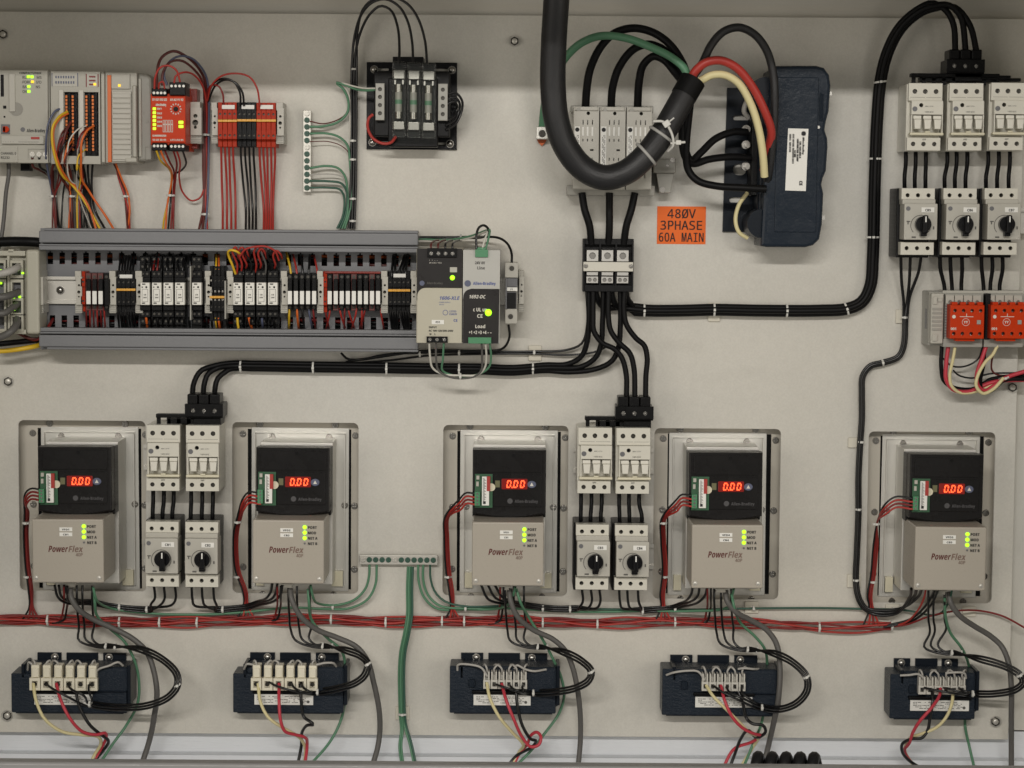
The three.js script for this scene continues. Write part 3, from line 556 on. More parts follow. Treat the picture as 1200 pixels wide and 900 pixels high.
function terminalBlock(name, label, x0, x1, y0, y1, m, zf, zb, group, opt = {}) {
  const t = thing(name, label, 'terminal block', (x0 + x1) / 2, (y0 + y1) / 2, zf, group);
  const hh = y1 - y0, cx = (x0 + x1) / 2, r = (x1 - x0) * .27;
  const ya = y0 + hh * .26, yb = y1 - hh * .26;
  part(t, 'body', [box(x0 + .15, y0 + hh * .17, x1 - .15, y1 - hh * .17, zf - .0035, zf - zb - .0035, .0004), box(x0 + .15, y0, x1 - .15, y0 + hh * .18, zf - .012, zf - zb - .012, .0005), box(x0 + .15, y1 - hh * .18, x1 - .15, y1, zf - .012, zf - zb - .012, .0005),
    prism(rect(x0 + .15, y0 + hh * .18, x1 - .15, y0 + hh * .38), zf, .004, [circ(cx, ya, r, 8)]), prism(rect(x0 + .15, y1 - hh * .38, x1 - .15, y1 - hh * .18), zf, .004, [circ(cx, yb, r, 8)])], m);
  parts(t, 'clamp_screw', [cyl(cx, ya, r * .9, zf - .0028, .0014, 8), cyl(cx, yb, r * .9, zf - .0028, .0014, 8)], mat.screwDark);
  if (opt.marker) part(t, 'marker', box(x0 + .8, opt.marker[0], x1 - .8, opt.marker[1], zf + .0036, .007, .0006), mat.label);
  if (opt.bar) part(t, 'jumper_bar', box(x0 - .05, opt.bar - 1.4, x1 + .05, opt.bar + 1.4, zf + .001, .005, .0004), mat.yellowBar);
  return t;
}
const ORD = ['first', 'second', 'third', 'fourth', 'fifth', 'sixth', 'seventh', 'eighth', 'ninth'];
// ---------- red and black terminals, top ----------
{
  endClamp('grey end clamp right of the red safety relay', 221, 236, 119.5, 168, .05, .002);
  endClamp('grey end clamp left of the top red terminals', 247.5, 255, 120, 168, .05, .002);
  endClamp('grey end clamp right of the top red terminals', 323.5, 332.5, 120, 168.5, .05, .002);
  for (let i = 0; i < 4; i++) terminalBlock('terminal_block', `${ORD[i]} red terminal from the left in the top row left of the black ones`, 255.3 + i * 5.6, 260.8 + i * 5.6, 120, 172, mat.red, .055, .002, 'red terminals in the top row', { bar: 141.5 });
  for (let i = 0; i < 4; i++) terminalBlock('terminal_block', `${ORD[i]} black terminal from the left in the middle of the top row`, 277.9 + i * 5.6, 283.4 + i * 5.6, 120, 172, mat.black, .055, .002, 'black terminals in the top row', { bar: 141 });
  for (let i = 0; i < 4; i++) terminalBlock('terminal_block', `${ORD[i]} red terminal from the left in the top row right of the black ones`, 300.5 + i * 5.7, 306.1 + i * 5.7, 120.5, 172.5, mat.red, .055, .002, 'red terminals in the top row', { bar: 141.3 });
  for (const [x0, x1, l] of [[260, 275, 'white marker tag above the left red terminals'], [283, 298, 'white marker tag above the middle black terminals'], [305, 320, 'white marker tag above the right red terminals']]) { A = { x: (x0 + x1) / 2, y: 125 }; single('marker_tag', l, 'tag', box(x0, 123, x1, 127.8, .0445, .0012, .0003), mat.label, 'white marker tags in the top row'); }
  A = { x: 280, y: 146 };
  single('mounting_rail', 'steel mounting rail behind the red relay and top terminals', 'rail', [box(175, 131, 334, 135, .0045, .0012), box(175, 157, 334, 161, .0045, .0012), box(175, 134, 334, 158, .0018, .0012)], mat.zinc, 'steel mounting rails');
}
// ---------- ground bars ----------
{
  const t = thing('ground_bar', 'upright metal earth bar with a column of green screws', 'ground bar', 359.5, 178, .015, 'metal earth bars');
  part(t, 'bar', [box(355, 129.5, 364.5, 225, .016, .008, .0008)], mat.zinc);
  part(t, 'standoff', [box(356, 131, 363.5, 136, .008, .0075), box(356, 218, 363.5, 223, .008, .0075)], mat.zinc);
  for (let i = 0; i < 12; i++) { const y = 133 + i * 7.9; part(t, 'earth_screw', screwHead(359.6, y, 3.3, .016, .0026), i === 0 || i === 5 ? mat.zinc : mat.wGreenDark); }
  const u = thing('ground_bar', 'level metal earth bar with green screws between two drives', 'ground bar', 467, 656, .015, 'metal earth bars');
  part(u, 'bar', [box(421, 650.5, 513, 662, .016, .008, .0008)], mat.zinc);
  part(u, 'standoff', [box(422.5, 652, 428, 661, .008, .0075), box(506, 652, 511, 661, .008, .0075)], mat.zinc);
  for (let i = 0; i < 12; i++) { const x = 425.2 + i * 7.5; part(u, 'earth_screw', screwHead(x, 656.3, 3.2, .016, .0026), i === 0 || i === 5 ? mat.zinc : mat.wGreenDark); }
}
// ---------- control transformer with three clear fuses ----------
{
  const t = thing('fused_transformer', 'black control transformer with three clear fuse holders', 'transformer', 483, 124, .07);
  const base = part(t, 'base_plate', [prism(rect(429.5, 73.5, 535.5, 175), .006, .005, [rrect(437, 80, 456, 84, 1.9), rrect(510, 80, 527, 84, 1.9), rrect(440, 165, 460, 169, 1.9), rrect(507, 166, 524, 170, 1.9)], .0006)], mat.blackGloss);
  for (const [x, y] of [[438.5, 82], [529.5, 82], [436.5, 167], [527.5, 168]]) part(base, 'mounting_screw', [cyl(x, y, 4.6, .0075, .0016, 18), dome(x, y, 4.2, .0073, .0035)], mat.screw);
  part(t, 'core', [box(438, 84, 527, 160, .05, .044, .002), box(460, 67, 496, 77, .052, .046, .001)], mat.dark);
  part(t, 'front_block', [box(455, 92, 513, 172, .054, .03, .0015)], mat.black);
  for (const [x0, x1, ys] of [[440, 450.5, [105, 114, 123.5, 133]], [513.3, 524.5, [105, 114.8, 124, 133.5]]]) {
    const b = part(t, 'terminal_strip', [prism(rect(x0, 98, x1, 141), .064, .008, ys.map((y) => circ((x0 + x1) / 2, y, 3, 12)), .0006)], mat.greyMid);
    for (const y of ys) part(b, 'strip_screw', screwHead((x0 + x1) / 2, y, 2.7, .0575), mat.screwDark);
  }
  [[459.5, 475.5], [476.8, 493], [494, 510.5]].forEach(([x0, x1], i) => {
    const cx = (x0 + x1) / 2 - .4, y = i * .6;
    part(t, 'fuse_cover', [box(x0, 72.5 + y, x1, 160.5 + y, .0835, .0285, .0016)], mat.clear);
    part(t, 'fuse_clip', [box(x0 + 1.6, 82 + y, x1 - 1.6, 93 + y, .063, .008, .001), box(x0 + 1.6, 142 + y, x1 - 1.6, 152 + y, .063, .008, .001), box(x0 + 2.5, 94 + y, x0 + 4.4, 99 + y, .072, .012), box(x1 - 4.4, 94 + y, x1 - 2.5, 99 + y, .072, .012)], mat.screw);
    const p0 = M(cx, 97 + y, .068), p1 = M(cx, 140 + y, .068), k = K(p0);
    const cy = (ra, a, b) => clean(new THREE.CylinderGeometry(ra * k, ra * k, (a - b) * -k, 16)).translate(p0.x, M(cx, (a + b) / 2, .068).y, .068);
    const f = part(t, 'fuse', [cy(4.1, 108 + y, 131 + y)], mat.greyMid);
    part(f, 'fuse_cap', [cy(4.3, 99 + y, 108 + y), cy(4.3, 131 + y, 139 + y)], mat.screw);
    part(f, 'fuse_band', [cy(4.25, 117 + y, 122 + y)], mat.wGreen);
  });
}
// ---------- main fuse block ----------
{
  const G = 'poles of the main fuse block';
  const t = thing('main_fuse_block', 'grey three pole main fuse block behind the thick cable', 'fuse block', 718, 175, .07);
  part(t, 'base', [box(665, 217, 768, 229, .05, .048, .0012), box(669, 124, 765, 132, .05, .048, .0012)], mat.greyMid);
  for (let i = 0; i < 3; i++) {
    const x0 = 672 + i * 31, z = .078;
    const sl = []; for (const dx of [11, 16.4, 22]) { sl.push(rect(x0 + dx - 1, 140.5, x0 + dx + 1, 147)); sl.push(rect(x0 + dx - 1, 162.5, x0 + dx + 1, 166.5)); sl.push(rect(x0 + dx - 1, 184.5, x0 + dx + 1, 189)); sl.push(rect(x0 + dx - 1, 203, x0 + dx + 1, 209)); }
    sl.push(rect(x0 + 19, 174.5, x0 + 24, 177.5)); sl.push(circ(x0 + 17, 133.2, 2.6, 10));
    const p = part(t, 'pole_cover', [prism(rect(x0, 126.5 + 4, x0 + 29.8, 221), z, .004, sl, .0005)], mat.grey);
    part(p, 'pole_body', [box(x0, 125.5, x0 + 29.8, 222, z - .034, z - .035, .001), box(x0, 125.5, x0 + 1.2, 222, z - .0042, .03), box(x0 + 28.6, 125.5, x0 + 29.8, 222, z - .0042, .03), box(x0 + 1.2, 125.5, x0 + 28.6, 130.4, z - .0042, .03, .001), box(x0 + 1.2, 216, x0 + 28.6, 222, z - .0042, .03)], mat.grey);
    for (const dx of [11, 16.4, 22]) part(p, 'fuse_window', box(x0 + dx - 1.1, 149, x0 + dx + 1.1, 159.5, z + .0006, .0014, .0004), mat.label);
    const lb = part(p, 'label_strip', box(x0 + 1.2, 148.5, x0 + 7.4, 195, z + .0008, .001), mat.label);
    part(lb, 'logo_disc', cyl(x0 + 4.3, 152.3, 2.5, z + .0012, .0006, 16), mat.ink);
    ink(lb, 'print', x0 + 2, 158, x0 + 6.8, 194, z + .0008, (c, w, h) => { for (let k = 0; k < 3; k++) for (let j = 0; j < 18; j++) if ((j * 5 + k * 3) % 4) c.fillRect(w * (.15 + k * .28), h * (.02 + j * .054), w * .12, h * .04); }, mat.greyInk, 'fuselab');
    part(t, 'clamp_notch', [box(x0 + 23.5, 124, x0 + 28, 130.2, .072, .02, .001), cyl(x0 + 5.6, 129, 2.4, .0755, .002)], i ? mat.greyMid : mat.greyMid);
  }
  const a = thing('auxiliary_terminal', 'small grey earth terminal right of the main fuse block', 'terminal', 778, 203, .04);
  part(a, 'body', [box(765.5, 186, 792, 203, .045, .043, .002), prism([[769, 203], [790, 203], [786, 226], [773, 226]], .04, .038, [], .001)], mat.greyMid);
  part(a, 'screw', [cyl(788, 187.5, 3, .047, .003, 12), cyl(776.5, 222.5, 3.4, .042, .003, 12), cyl(768, 194, 1.6, .0455, .001, 8), cyl(782, 194, 1.6, .0455, .001, 8)], mat.screw);
}
// ---------- earth lug ----------
{
  const t = thing('earth_lug', 'small aluminium earth lug with copper tab at the green cable end', 'lug', 635, 156, .02);
  part(t, 'body', box(628.5, 148.5, 642, 163, .024, .022, .001), mat.alu);
  part(t, 'clamp_screw', screwHead(635.3, 156.5, 4.3, .024, .003), mat.screwDark);
  part(t, 'copper_tab', prism([[629, 163], [641, 163], [639, 167], [635, 171], [631, 167]], .006, .004), std(0xa85a3a, .4, .8));
}
// ---------- distribution block ----------
{
  const t = thing('distribution_block', 'black power distribution block with white bar below the fuse block', 'distribution block', 712, 311, .05);
  part(t, 'base', [box(683, 280, 742.5, 342, .035, .033, .0014), box(683, 280, 685.2, 342, .05, .016, .0005), box(740.3, 280, 742.5, 342, .05, .016, .0005), box(702.3, 280, 704, 342, .048, .014), box(721, 280, 722.7, 342, .048, .014), box(685, 280, 741, 287, .047, .014, .001), box(685, 334, 741, 342, .047, .014, .001)], mat.dark);
  for (const [x0, dx] of [[687.5, 13.5], [705, 13.5], [723, 13.5]]) {
    const lug = part(t, 'aluminium_lug', [prism(rect(x0, 293, x0 + dx, 306.5), .049, .015, [circ(x0 + dx / 2, 299.8, 4.4, 14)], .0005)], mat.steel);
    part(lug, 'set_screw', cyl(x0 + dx / 2, 299.8, 4.1, .0455, .004, 6), mat.screw);
    const l2 = part(t, 'aluminium_lug', [prism(rect(x0, 324, x0 + dx, 332), .049, .015, [circ(x0 + 3.6, 328, 2.8, 12), circ(x0 + 9.8, 328, 2.8, 12)], .0004), prism(rect(x0, 318.6, x0 + dx, 323), .046, .012, [], .0004)], mat.steel);
    for (const d of [3.6, 9.8]) part(l2, 'set_screw', cyl(x0 + d, 328, 2.6, .046, .003, 6), mat.screw);
  }
  const bar = part(t, 'retaining_bar', box(683.6, 307, 742, 318, .0515, .008, .0008), mat.breaker);
  for (const x of [686.5, 739.5]) part(bar, 'bar_screw', screwHead(x, 312, 2.6, .0515, .0018), mat.screw);
}
// ---------- orange label ----------
{
  const t = thing('orange_label', 'orange sticker reading 480V 3PHASE 60A MAIN', 'label', 798.5, 264, .001);
  part(t, 'sticker', box(770, 242, 827, 286, .0009, .0007), mat.labelOrange);
  ink(t, 'print', 770.5, 243, 826.5, 285, .0009, (c, w, h) => { c.font = `${Math.round(h * .33)}px monospace`; c.textAlign = 'center'; ['48ØV', '3PHASE', '60A MAIN'].forEach((s, i) => c.fillText(s, w / 2, h * (.18 + i * .33), w * .96)); }, mat.ink);
}
// ---------- upright line reactor ----------
{
  const t = thing('line_reactor', 'large upright navy line reactor with white rating label', 'reactor', 920, 185, .07);
  part(t, 'mounting_foot', [prism([[851, 104], [884, 104], [884, 272], [848, 272]], .006, .005, [rrect(858, 135.5, 878, 142, 3), rrect(855, 231, 873, 238, 3), rrect(859, 192, 875, 206, 6)], .0005)], mat.navyDark);
  part(t, 'core', [box(888, 96, 902, 280, .06, .058, .006)], mat.navyDark);
  const o = [[901, 83], [908, 78], [955, 77.5], [964, 80], [970, 88], [972, 100], [970.5, 130], [967.5, 142], [966, 152], [969.5, 162], [970, 172], [968.5, 200], [965, 208], [963.5, 216], [966, 226], [965, 262], [962, 280], [955, 287], [945, 289.5], [900, 289.5], [893, 288]];
  const body = part(t, 'body', [prism(o, .088, .084, [], .004)], mat.navy);
  part(body, 'face_panel', [prism(rrect(909, 91, 958, 272, 2), .0895, .003, [], .001), box(959, 110, 964, 142, .0893, .002, .0006)], mat.navy);
  parts(t, 'winding_end', [cyl(894, 262, 17, .082, .07, 26), cyl(896, 108, 17, .078, .06, 26)], mat.navyDark);
  part(t, 'terminal_plate', [box(880, 138, 897, 230, .05, .046, .002)], mat.black);
  for (const y of [152, 170, 195]) part(t, 'terminal_stud', [cyl(874, y, 5, .05, .012, 14), cyl(876, y + 1, 3, .056, .01, 6)], mat.screw);
  parts(t, 'side_pin', [box(969, 107.5, 973.5, 112, .05, .01), box(963.5, 252, 968, 257, .05, .01), cyl(958.5, 149, 1.8, .0892, .002), cyl(955.5, 219.5, 1.8, .0892, .002)], mat.steel);
  const lb = part(t, 'rating_label', prism([[923, 150.6], [946.8, 151], [945, 223.6], [920.8, 223]], .0902, .0008), mat.label);
  const txt = (c, w, h) => { c.save(); c.translate(w, 0); c.rotate(Math.PI / 2); const L = h, H = w; c.beginPath(); c.arc(L * .07, H * .2, H * .11, 0, 7); c.fill(); c.font = `bold ${H * .13}px sans-serif`; c.fillText('Allen-Bradley', L * .13, H * .2); c.font = `bold ${H * .1}px sans-serif`; c.fillText('CAT. 1321-3R55-B', L * .2, H * .36); c.fillText('LINE REACTOR  55 AMP', L * .16, H * .5); c.fillText('1.5 MM', L * .34, H * .62); c.font = `${H * .08}px sans-serif`; c.fillText('60 HZ  600 V MAX  INSULATION CLASS H', L * .08, H * .75); c.fillText('SERIES A    MADE IN USA', L * .08, H * .88); c.font = `bold ${H * .2}px sans-serif`; c.fillText('CE', L * .84, H * .3); c.restore(); };
  ink(lb, 'print', 922.3, 151.5, 946, 223, .0902, txt, mat.ink);
}
// ---------- red relays (contactors) on the right ----------
function contactor(label, dx, first) {
  const t = thing('safety_contactor', label, 'contactor', 1130 + dx, 373, .07, 'grey contactors with red faces');
  const X = (v) => v + dx;
  part(t, 'base', [box(X(first ? 1088 : 1150), 342, X(first ? 1150 : 1201), 405, .05, .048, .001), box(X(1107), 344, X(1152), 402, .06, .03, .001)], mat.greyMid);
  part(t, 'top_terminals', [0, 1, 2, 3].map((i) => prism(rect(X(1108 + i * 10.6), 346, X(1117.6 + i * 10.6), 356), .064, .01, [circ(X(1113 + i * 10.6), 354, 2.6, 10)], .0004)).concat([box(X(1104), 340.5, X(1152), 346, .052, .03, .001)]), mat.grey);
  part(t, 'bottom_terminals', [box(X(1106), 397, X(1152), 407, .062, .03, .001)], mat.greyMid);
  const f = part(t, 'red_face', [prism(rect(X(1113.5), 357.5, X(1153.5), 397), .086, .024, [0, 1, 2, 3].flatMap((i) => [circ(X(1119 + i * 10), 364, 2.9, 10), circ(X(1118 + i * 10.2), 391, 2.9, 10)]), .0008), ...[0, 1, 2, 3].map((i) => box(X(1115 + i * 10), 354, X(1122 + i * 10), 358, .08, .014, .0008)), box(X(1120), 397, X(1143), 400, .08, .014, .001)], mat.relayRed);
  for (let i = 0; i < 4; i++) part(f, 'terminal_screw', screwHead(X(1119 + i * 10), 364, 2.6, .072).concat(screwHead(X(1118 + i * 10.2), 391, 2.6, .072)), mat.screw);
  part(f, 'square_button', box(X(1145), 375, X(1149.6), 380, .0875, .002, .0004), mat.greyMid);
  ink(f, 'print', X(1114), 367, X(1152), 388, .086, (c, w, h) => { c.beginPath(); c.arc(w * .1, h * .2, h * .1, 0, 7); c.fill(); c.fillRect(w * .28, h * .18, w * .42, 3); c.fillRect(w * .48, h * .02, 3, h * .18); c.lineWidth = 2; c.beginPath(); c.arc(w * .47, h * .5, h * .2, 0, 7); c.stroke(); c.font = `bold ${h * .2}px sans-serif`; c.textAlign = 'center'; c.fillText('YY', w * .47, h * .5); c.fillText('001', w * .1, h * .88); }, mat.whiteInk, 'cont');
  if (first) { part(t, 'side_module', [box(1091, 344, 1105.5, 403, .064, .05, .0015), box(1087, 358, 1091, 388, .035, .02, .001), box(1093, 348, 1098, 357, .0665, .006, .0006), box(1099, 350, 1104, 354, .067, .006, .0006), box(1093, 392, 1099, 400, .0665, .006, .0006)], mat.grey); for (let i = 0; i < 6; i++) part(t, 'module_rib', box(1092.4, 361 + i * 4.8, 1104, 363.6 + i * 4.8, .0655, .004, .0004), mat.greyMid); part(t, 'release_latch', box(1085.6, 362, 1088, 386, .038, .012, .0006), mat.greyDark); part(t, 'vent_strip', Array.from({ length: 12 }, (_, i) => box(1107.5, 358 + i * 3.2, 1111.5, 359.6 + i * 3.2, .0612, .002)), mat.greyDark); }
  return t;
}
contactor('left grey contactor with red face near the right edge', 0, true);
contactor('right grey contactor with red face cut by the picture edge', 47.8, false);
for (const [x, y, l] of [[1158, 373, 'black interlock strip between the two red contactors']]) { A = { x, y }; single('interlock', l, 'interlock', box(x - 3.4, 344, x + 2.6, 398, .066, .06, .001), mat.dark); }
{ A = { x: 1145, y: 373 }; single('mounting_rail', 'steel mounting rail behind the two red contactors', 'rail', [box(1086, 360, 1203, 386, .002, .0015)], mat.zinc, 'steel mounting rails'); }

// ---------- wiring duct and terminal row ----------
{
  const duct = (label, y0, y1, flip) => {
    const t = thing('wiring_duct', label, 'wiring duct', 268, (y0 + y1) / 2, .08, 'grey wiring ducts');
    const s = flip ? -1 : 1, e = flip ? y1 : y0;                     // e: outer edge
    const L = 45.5, R = 490;
    part(t, 'lid', [box(L + (flip ? 9 : 7), e + s * 0 - (flip ? 3 : 0), R, e + s * 0 + (flip ? 0 : 3), .078, .02, .001), box(L, flip ? e - 17 : e + 3, R, flip ? e - 3 : e + 17, .082, .022, .0016), box(L, flip ? e - 20.5 : e + 18.4, R, flip ? e - 18.4 : e + 20.5, .08, .02, .0008), box(L, flip ? e - 25.5 : e + 20.5, R, flip ? e - 20.8 : e + 25.5, .0785, .02, .001)], mat.ductLid);
    part(t, 'trough', [box(L + 2, Math.min(e, e + s * 24), R - 2, Math.max(e, e + s * 24), .058, .056)], mat.duct);
    return t;
  };
  duct('grey wiring duct lid above the terminal row', 269, 296, false);
  duct('grey wiring duct lid below the terminal row', 385, 411, true);
  const t = thing('slotted_duct_wall', 'grey slotted channel behind the terminal row', 'wiring duct', 268, 344, .028);
  const holes = [];
  for (let i = 0; i < 31; i++) { holes.push([[55.9, 297.5], [58, 297.5], [58.4, 295.5], [60, 295.5], [60.4, 297.5], [62.5, 297.5], [62.5, 311], [55.9, 311]].map(([x, y]) => [x + i * 13.95, y])); holes.push([[57.8, 371], [64.4, 371], [64.4, 385], [62.4, 385], [61.8, 387.5], [60.4, 387.5], [59.8, 385], [57.8, 385]].map(([x, y]) => [x + i * 13.95, y])); }
  part(t, 'slotted_wall', prism(rect(47, 293, 490, 390), .028, .003, holes), mat.duct);
  part(t, 'channel_bottom', [box(47, 293, 490, 390, .0035, .003), box(47, 293, 490, 295, .0245, .0205), box(47, 388, 490, 390, .0245, .0205), box(47, 316, 490, 318, .0245, .0205), box(47, 365, 490, 367, .0245, .0205), box(47, 295.2, 48.6, 387.8, .0245, .0205), box(488.4, 295.2, 490, 387.8, .0245, .0205)], mat.duct);
}
{
  A = { x: 268, y: 341 };
  const t = thing('mounting_rail', 'steel mounting rail with round screw carrying the long terminal row', 'rail', 268, 341, .04, 'steel mounting rails');
  part(t, 'rail', [box(50, 325.5, 490, 329, .0365, .0012), box(50, 353.5, 490, 357.5, .0365, .0012), box(50, 328.4, 490, 329.4, .0355, .006), box(50, 353, 490, 354, .0355, .006), box(50, 329, 490, 353.5, .0302, .0012)], mat.zinc);
  part(t, 'rail_screw', [cyl(70.5, 341.5, 4.8, .032, .0016, 18), dome(70.5, 341.5, 4, .0318, .003)], mat.screw);
}
const RZ = .075, RB = .032;
const clampL = ['beside the network switch', 'left of the first fuse terminals', 'left of the first yellow bar', 'right of the first yellow bar', 'left of the second yellow bar', 'right of the second yellow bar', 'right of the second relay group', 'left of the long red fuse row', 'right of the long red fuse row', 'left of the power supply'];
[[37, 50.5], [88, 96], [128, 136], [158.5, 167], [240, 248], [265.5, 273.5], [329, 337], [371.5, 379], [446.5, 454.5], [481, 488.5]].forEach(([a, b], i) => endClamp('grey end clamp ' + clampL[i], a, b, 317.5, 367, RZ, RB));
function fuseTerminal(label, x0, x1, m, markM, group, y0 = 320, y1 = 364) {
  const t = thing('fuse_terminal', label, 'fuse terminal', (x0 + x1) / 2, 342, RZ, group);
  const cx = (x0 + x1) / 2;
  part(t, 'body', [box(x0 + .2, y0 + 10, x1 - .2, y1 - 8, RZ - .002, RZ - RB, .0006), box(x0 + .2, y0, x1 - .2, y0 + 11, RZ - .012, RZ - RB - .012, .0006), box(x0 + .2, y1 - 9, x1 - .2, y1, RZ - .012, RZ - RB - .012, .0006)], m);
  part(t, 'fuse_lever', [box(x0 + .9, 327, x1 - .9, 358.5, RZ + .006, .008, .001)], mat.black);
  parts(t, 'clamp_screw', [cyl(cx, y0 + 4.5, 1.9, RZ - .0112, .002, 8), cyl(cx, y1 - 4, 1.9, RZ - .0112, .002, 8)], mat.screwDark);
  if (markM) part(t, 'marker', box(x0 + 1, 341, x1 - 1, 356.5, RZ + .0072, .002, .0004), mat.label);
  return t;
}
terminalBlock('terminal_block', 'single red terminal left of the first fuse terminals', 94.6, 100, 318, 365, mat.red, RZ, RB, 'red terminals in the long row');
for (let i = 0; i < 4; i++) fuseTerminal(`${ORD[i]} black fuse terminal right of the single red terminal`, 100 + i * 7.1, 107 + i * 7.1, i < 3 ? mat.wBrown : mat.black, i < 3, 'black fuse terminals in the long row');
for (let i = 0; i < 4; i++) terminalBlock('terminal_block', `${ORD[i]} black terminal under the first yellow bar`, 136.3 + i * 5.6, 141.8 + i * 5.6, 318, 366, mat.black, RZ, RB, 'black terminals in the long row', { bar: 339.5 });
function relayModule(label, x0, x1, group) {
  const t = thing('relay_module', label, 'relay', (x0 + x1) / 2, 344, RZ, group);
  const w = x1 - x0;
  part(t, 'socket', [box(x0 - .6, 300, x1 + .9, 388, RZ - .027, .022, .001), box(x0 - .6, 308, x1 + .9, 381, RZ - .019, .02, .001), box(x0 - .6, 317, x1 + .9, 372, RZ - .01, .02, .001), box(x0 - .6, 325, x1 + .9, 364, RZ - .002, .02, .001)], mat.black);
  const f = part(t, 'relay_face', [box(x0, 331.2, x1, 357.4, RZ + .008, .012, .0008)], mat.white);
  part(f, 'indicator', [cyl(x0 + w * .2, 336.5, .8, RZ + .0084, .001, 8), cyl(x0 + w * .65, 336.5, 1.2, RZ + .0084, .001, 8), box(x0 + w * .2, 332.3, x0 + w * .55, 333.6, RZ + .0084, .001), box(x0 + w * .15, 354.6, x0 + w * .5, 355.9, RZ + .0084, .001)], mat.black);
  ink(f, 'print', x0 + 1.6, 338.5, x1 - 1.6, 354, RZ + .008, (c, ww, h) => { c.lineWidth = 2; c.strokeRect(3, 3, ww - 6, h - 6); c.font = `bold ${ww * .32}px sans-serif`; c.textAlign = 'center'; c.fillText('CR', ww / 2, h * .45); c.fillText('24V', ww / 2, h * .66, ww * .7); }, mat.greyInk, 'relay');
  const sc = []; for (const [yy, zz] of [[304, RZ - .027], [312.5, RZ - .019], [321, RZ - .01], [368, RZ - .01], [376.5, RZ - .019]]) for (const f2 of [.25, .75]) sc.push(cyl(x0 + w * f2, yy, 1.5, zz + .0008, .002, 8));
  part(t, 'clamp_screw', sc, mat.screwDark);
  return t;
}
[[164.5, 175.3], [178, 189], [191.5, 202.6], [205, 216.3]].forEach(([a, b], i) => relayModule(`${ORD[i]} slim relay with white face in the left group of four`, a, b, 'slim relays in the long row'));
relayModule('single slim relay with white face beside the upright grey plate', 225, 236, 'slim relays in the long row');
{ A = { x: 223.5, y: 345 }; single('partition_plate', 'thin pale partition plate left of the single relay', 'partition', box(222.4, 312, 224, 375, RZ + .004, .04, .0004), mat.greyMid); A = { x: 264, y: 345 }; single('partition_plate', 'thin pale partition plate right of the second yellow bar', 'partition', box(263, 329, 264.8, 374, RZ + .004, .04, .0004), mat.greyMid); }
for (let i = 0; i < 4; i++) {
  const t = terminalBlock('terminal_block', `${ORD[i]} black terminal under the second yellow bar`, 245.6 + i * 4.4, 249.9 + i * 4.4, 312, 376, mat.black, RZ, RB, 'black terminals in the long row', { bar: 348.2 });
  part(t, 'bridge_screw', [box(246.6 + i * 4.4, 340.2, 248.9 + i * 4.4, 342.8, RZ + .001, .004, .0004), box(246.6 + i * 4.4, 350.6, 248.9 + i * 4.4, 352.6, RZ + .001, .004, .0004)], mat.screw);
}
[[273.3, 284], [287, 298], [300.6, 311.6], [314, 325.2]].forEach(([a, b], i) => relayModule(`${ORD[i]} slim relay with white face in the right group of four`, a, b, 'slim relays in the long row'));
for (let i = 0; i < 5; i++) fuseTerminal(`${ORD[i]} black fuse terminal with white marker in the group of five`, 336.2 + i * 7.1, 343.1 + i * 7.1, mat.black, true, 'black fuse terminals in the long row');
terminalBlock('terminal_block', 'single red terminal left of the row of nine fuses', 378.8, 383.4, 318, 366, mat.red, RZ, RB, 'red terminals in the long row');
for (let i = 0; i < 9; i++) fuseTerminal(`${ORD[i]} black fuse terminal with white marker in the row of nine`, 382.9 + i * 7.08, 389.8 + i * 7.08, i % 3 === 1 ? mat.wBrown : mat.black, true, 'black fuse terminals in the long row');
{ A = { x: 415, y: 319 }; single('jumper_comb', 'thin red jumper comb over the row of nine fuse terminals', 'jumper', box(381, 318, 446, 320.6, RZ - .008, .004, .0006), mat.redDark); }
for (let i = 0; i < 5; i++) terminalBlock('terminal_block', `${ORD[i]} black terminal under the third yellow bar`, 454.8 + i * 5.2, 459.9 + i * 5.2, 318, 366, mat.black, RZ, RB, 'black terminals in the long row', { bar: 340.3 });
for (const [x0, x1, y, l] of [[140, 155, 324, 'white marker tag above the first yellow bar'], [461, 475.5, 323, 'white marker tag above the third yellow bar']]) { A = { x: (x0 + x1) / 2, y }; single('marker_tag', l, 'tag', box(x0, y - 2.2, x1, y + 2.2, RZ - .0095, .0025, .0004), mat.label, 'white marker tags in the long row'); }

// ---------- network switch at the left edge ----------
{
  const t = thing('network_switch', 'beige network switch with plugged cables at the left edge', 'network switch', 20, 342, .08);
  part(t, 'housing', [box(-30, 295, 47, 391, .072, .044, .002), box(30, 292.5, 46, 391.5, .085, .05, .004), prism([[10, 292], [16, 292], [18, 297], [8, 297]], .084, .04, [], .002)], mat.switchCase);
  const port = (x0, y0) => { const p = part(t, 'port', [prism(rect(x0, y0, x0 + 15, y0 + 21), .086, .014, [rect(x0 + 2, y0 + 3, x0 + 13, y0 + 18)], .0005)], mat.switchCase); part(p, 'port_socket', box(x0 + 1.5, y0 + 2.5, x0 + 13.5, y0 + 18.5, .0735, .001), mat.greyDark); };
  for (const y of [305, 327.5, 349, 368]) { port(12, y); port(-8, y); }
  part(t, 'front_frame', [box(-30, 294, 30, 300, .084, .012, .001), box(-30, 386.5, 30, 391.5, .084, .012, .001), box(8.5, 300, 11.5, 386, .0845, .012, .0006)], mat.switchCase);
  for (const [x, y] of [[18.5, 317], [26.8, 320], [15.8, 348.5], [23, 348], [16, 363], [1, 317], [1, 332]]) part(t, 'link_light', box(x - 1.3, y - 1.1, x + 1.3, y + 1.1, .0872, .0015), mat.ledGreen);
  part(t, 'release_tab', [box(41, 296, 47.5, 302, .075, .03, .0005)], mat.redDark);
}
